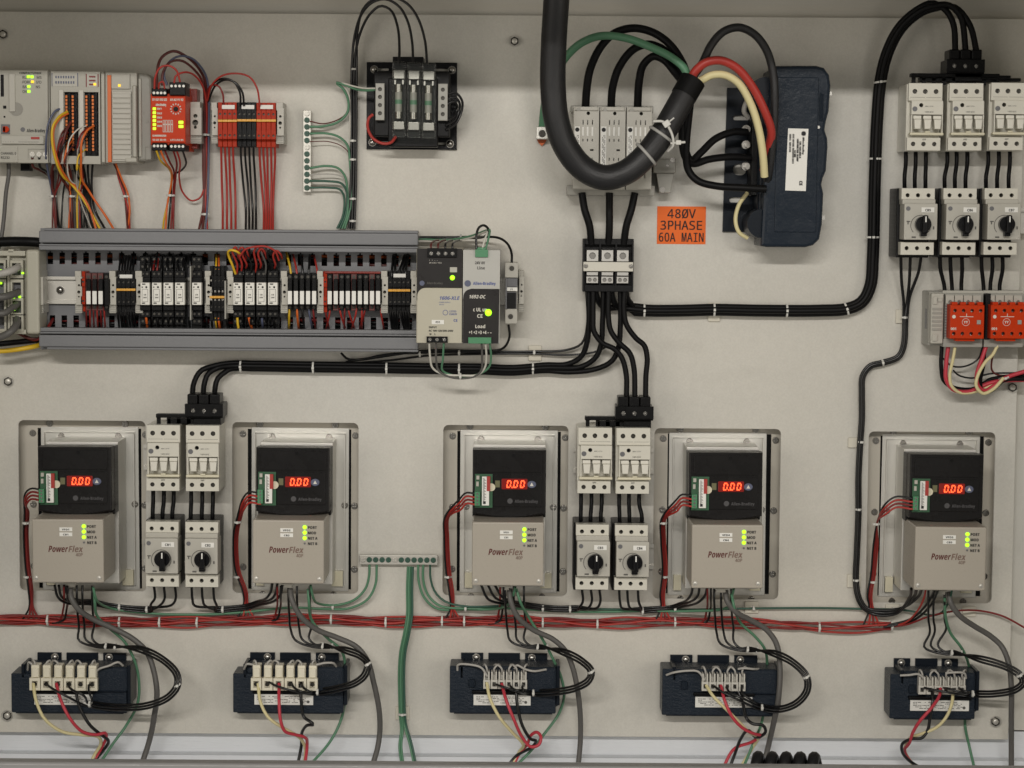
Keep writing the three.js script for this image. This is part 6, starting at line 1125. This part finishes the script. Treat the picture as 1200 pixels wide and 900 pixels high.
// motor side of every drive: three black loops, grey cable, green wire, motor leads
{
  const N = ['leftmost', 'second', 'middle', 'fourth', 'rightmost'];
  const loops = [
    { outs: [[90, 688], [96.5, 688], [108, 688]], mid: [[126, 757]], loop: [[165, 761], [192, 774], [207, 790], [208, 803], [197, 817], [172, 827], [140, 829], [105, 825]], ends: [[[82, 818], [60, 806], [54, 801]], [[98, 815], [84, 808], [78, 801]], [[108, 820], [104, 810], [104, 801]]] },
    { outs: [[338, 689], [348, 689], [363, 689]], mid: [[380, 757]], loop: [[405, 762], [423, 769], [431, 778], [428, 790], [417, 800], [395, 807], [372, 811]], ends: [[[345, 810], [322, 803], [316, 799]], [[355, 811], [345, 806], [341, 799]], [[362, 810], [356, 806], [353, 800]]] },
    { outs: [[592, 689], [602, 689], [614, 689]], mid: [[632, 758]], loop: [[660, 764], [682, 775], [693, 787], [690, 797], [675, 806], [650, 811], [625, 812]], ends: [[[600, 808], [584, 803], [579, 801]], [[608, 810], [600, 806], [597, 802]], [[614, 810], [612, 806], [613, 802]]] },
    { outs: [[837, 692], [845, 692], [857, 692]], mid: [[878, 761]], loop: [[908, 766], [930, 777], [945, 793], [946, 808], [935, 823], [915, 831], [893, 829]], ends: [[[865, 820], [845, 810], [837, 804]], [[870, 818], [856, 812], [851, 805]], [[880, 820], [870, 812], [869, 805]]] },
    { outs: [[1088, 694], [1094, 694], [1107, 694]], mid: [[1117, 765]], loop: [[1148, 772], [1178, 781], [1195, 791], [1199, 799], [1190, 808], [1165, 813], [1140, 813]], ends: [[[1120, 813], [1092, 808], [1083, 806]], [[1128, 812], [1112, 807], [1106, 806]], [[1134, 811], [1126, 808], [1124, 806]]] }];
  loops.forEach((o, i) => {
    const ws = o.outs.map(([x, y], k) => {
      const [mx, my] = o.mid[0], d = (k - 1) * 3.1;
      const dropx = x + (i === 4 ? 0 : 1);
      return [[[x, y - 2, .082], [x, y + 12, .082], [dropx, y + 32, .05], [dropx + 1.5, y + 48 - k * 2, .035], [mx - (34 - k * 8), my - 8 - (1 - k) * -1, .034], [mx - 14 + k * 2, my - 1 - k * 1.2 + 2, .038], [mx, my + (1 - k) * 2.2, .042], ...lane(o.loop.map(([a, b], j) => [a, b, .05 + .06 * Math.sin(Math.PI * Math.min(1, (j + 1) / o.loop.length))]), d, (k % 2) * .004), ...o.ends[k].map(([a, b], j) => [a, b, [.085, .08, .069][j]])], 2.9, mat.wBlack];
    });
    const L = o.loop, a = L[Math.floor(L.length / 2) - 1], b = L[L.length - 1];
    harness(`loop of three black wires feeding the ${N[i]} choke`, [o.mid[0][0], 790], ws, [[o.mid[0][0] - 2, o.mid[0][1], .044, 8.5, 8], [o.mid[0][0] + 9, o.mid[0][1] + 1, .046, 8.5, 8], [a[0], a[1], .11, 9, 60], [b[0], b[1], .086, 8, 0]], 'black wire loops of the chokes');
  });
  const grey = [[[82, 690, .082], [84, 702, .088], [92, 714, .085], [108, 725, .07], [130, 735, .06], [155, 748, .058], [172, 764, .06], [180, 785, .064], [184, 810, .066], [181, 838, .05], [175, 868, .03], [164, 902, .034]],
    [[340, 690, .082], [342, 703, .088], [352, 722, .085], [372, 738, .07], [395, 747, .06], [418, 758, .058], [431, 775, .06], [438, 800, .06], [444, 830, .05], [445, 858, .03], [442, 878, .03], [434, 904, .034]],
    [[597, 690, .082], [598, 703, .088], [606, 722, .085], [625, 738, .07], [648, 749, .06], [662, 762, .058], [671, 782, .06], [677, 810, .056], [680, 840, .04], [680, 868, .03], [677, 902, .034]],
    [[850, 692, .082], [852, 704, .088], [862, 717, .085], [880, 727, .07], [898, 738, .06], [910, 755, .058], [914, 785, .064], [912, 820, .066], [906, 850, .05], [900, 876, .03], [893, 905, .034]],
    [[1112, 694, .082], [1114, 706, .088], [1124, 721, .085], [1142, 734, .07], [1160, 745, .06], [1174, 758, .06], [1182, 778, .07], [1185, 805, .075], [1185, 840, .06], [1185, 875, .04], [1185, 905, .034]]];
  grey.forEach((p, i) => wire(`grey motor cable hanging from the ${DR[i][1]} drive past its choke`, p, [6.8, 6.6, 6.4, 6.8, 6.8][i], mat.wGrey, 'grey motor cables', 'motor_cable'));
  const green = [[[110, 690, .082], [111, 705, .082], [114, 722, .06], [128, 736, .045], [146, 752, .04], [158, 775, .036], [163, 800, .03], [161, 825, .026], [148, 850, .02], [132, 872, .03], [112, 902, .034]],
    [[361, 690, .082], [362, 706, .082], [366, 728, .05], [384, 748, .04], [400, 762, .036], [405, 782, .03], [405, 815, .026], [399, 845, .02], [386, 870, .03], [358, 902, .034]],
    [[605, 690, .082], [610, 706, .082], [620, 724, .05], [635, 748, .04], [648, 772, .036], [658, 795, .03], [661, 816, .026], [655, 836, .022], [638, 860, .03], [622, 880, .03], [600, 902, .034]],
    [[857, 695, .082], [860, 710, .09], [868, 730, .05], [885, 746, .04], [896, 760, .034], [899, 778, .02], [898, 800, .007], [893, 845, .008], [884, 868, .03], [870, 902, .034]],
    [[1107, 700, .085], [1108, 722, .07], [1114, 742, .05], [1126, 758, .04], [1134, 775, .02], [1136, 790, .007], [1132, 830, .006], [1131, 850, .008], [1136, 875, .03], [1143, 905, .034]]];
  green.forEach((p, i) => wire(`green earth wire hanging from the ${DR[i][1]} drive behind the loops`, p, 3.4, mat.wGreen, 'green motor earth wires'));
  // red and black pair leaving the bottom of each drive towards the red bundle
  [[75, 690, 727], [325, 690, 726], [586, 690, 728], [829, 692, 729]].forEach(([x, y, by], i) => {
    wire(`red control wire dropping from the bottom of the ${DR[i][1]} drive`, [[x, y - 3, .095], [x, y + 10, .08], [x - 1, y + 24, .03], [x - 5, by - 1, .018], [x - 16, by + 1, .016]], 2.4, mat.wRedDark, 'control wires under the drives');
    wire(`black control wire dropping from the bottom of the ${DR[i][1]} drive`, [[x + 4, y - 3, .095], [x + 4, y + 10, .08], [x + 3, y + 24, .03], [x - 1, by, .02], [x - 14, by + 3, .018]], 2.6, mat.wBlack, 'control wires under the drives');
  });
  // motor leads on the chokes
  const ML = [
    [['cream', [[39, 801, .068], [42, 820, .08], [52, 842, .085], [72, 857, .08], [95, 861, .07], [114, 863, .06], [118, 872, .04], [110, 886, .03], [103, 903, .034]], 'wCream'], ['red', [[66, 801, .068], [71, 820, .085], [82, 842, .09], [96, 857, .08], [112, 861, .07], [123, 859, .06], [124, 866, .045], [117, 880, .03], [107, 903, .034]], 'wPink'], ['black', [[88, 802, .066], [92, 825, .07], [104, 848, .07], [117, 860, .06], [127, 868, .045], [122, 878, .03], [101, 903, .034]], 'wBlack']],
    [['cream', [[302.5, 801, .068], [305, 822, .08], [314, 840, .085], [330, 852, .08], [346, 861, .07], [354, 868, .05], [358, 880, .03], [355, 904, .034]], 'wCream'], ['red', [[327, 801, .068], [327, 822, .085], [329, 845, .09], [334, 857, .085], [346, 861, .075], [357, 864, .065], [360, 873, .04], [356, 904, .034]], 'wPink'], ['black', [[352, 802, .066], [353, 822, .07], [356, 840, .07], [364, 846, .075], [367, 849, .075], [360, 850, .065], [354, 858, .05], [353, 875, .03], [347, 905, .034]], 'wBlack']],
    [['cream', [[570.5, 800, .066], [574, 818, .08], [585, 840, .085], [600, 858, .075], [613, 872, .06], [608, 882, .03], [597, 903, .034]], 'wCream'], ['red', [[588, 801, .066], [593, 820, .085], [603, 845, .09], [612, 864, .08], [622, 875, .075], [631, 873, .075], [634, 864, .072], [629, 858, .065], [622, 862, .06], [618, 872, .05], [608, 884, .03], [599, 903, .034]], 'wPink'], ['black', [[605, 802, .064], [606, 825, .07], [612, 850, .07], [622, 866, .065], [628, 868, .06], [624, 875, .05], [605, 886, .03], [591, 903, .034]], 'wBlack']],
    [['cream', [[827.5, 803, .066], [836, 816, .08], [852, 832, .085], [866, 846, .08], [878, 858, .07], [888, 864, .055], [882, 876, .03], [864, 905, .034]], 'wCream'], ['red', [[845, 803, .066], [849, 820, .085], [858, 840, .09], [870, 853, .085], [884, 860, .075], [892, 862, .06], [880, 870, .04], [860, 878, .03], [846, 903, .034]], 'wPink'], ['black', [[863, 805, .064], [870, 822, .07], [875, 842, .07], [882, 848, .075], [894, 850, .075], [897, 858, .07], [886, 864, .06], [877, 856, .055], [868, 866, .04], [861, 884, .03], [853, 905, .034]], 'wBlack']],
    [['red', [[1102, 806, .066], [1101, 815, .075], [1092, 829, .09], [1078, 845, .09], [1070, 858, .08], [1066, 870, .065], [1060, 880, .04], [1068, 893, .03], [1086, 906, .034]], 'wPink'], ['black', [[1092, 808, .066], [1093, 822, .075], [1090, 840, .075], [1087, 856, .075], [1080, 865, .075], [1068, 866, .07], [1058, 871, .06], [1057, 880, .05], [1064, 890, .04], [1084, 903, .03]], 'wBlack'], ['cream', [[1117, 812, .07], [1115, 826, .08], [1109, 840, .08], [1098, 852, .078], [1080, 860, .072], [1068, 864, .06], [1062, 872, .045], [1061, 882, .03], [1076, 905, .034]], 'wCream']]];
  ML.forEach((s, i) => s.forEach(([c, p, m]) => wire(`${c} motor lead hanging below the ${N[i]} choke`, p, 3.9, mat[m], 'motor leads below the chokes', 'motor_lead')));
}
// wires lying inside the slotted channel, seen through its slots
{
  const run = (y0, y1, label, cols) => {
    const ws = cols.map((m, i) => { const y = y0 + (y1 - y0) * (i / (cols.length - 1)); return [Array.from({ length: 12 }, (_, k) => [52 + k * 39.4, y + 1.6 * Math.sin(k * 1.7 + i * 2.1), .014 + .004 * Math.sin(k * 2.3 + i)]), 4.6, m]; });
    harness(label, [268, (y0 + y1) / 2], ws, [], 'wires inside the slotted channel');
  };
  run(298, 313.5, 'dark wires lying inside the channel behind the upper slots', [mat.wBlack, mat.wOrange, mat.wBlack, mat.wBlackThick, mat.wBrown, mat.wBlack]);
  run(370, 385.5, 'dark wires lying inside the channel behind the lower slots', [mat.wBlack, mat.wBlackThick, mat.wRedDark, mat.wBlack, mat.wBlackThick, mat.wBlack]);
}
renderer.render(scene, camera);
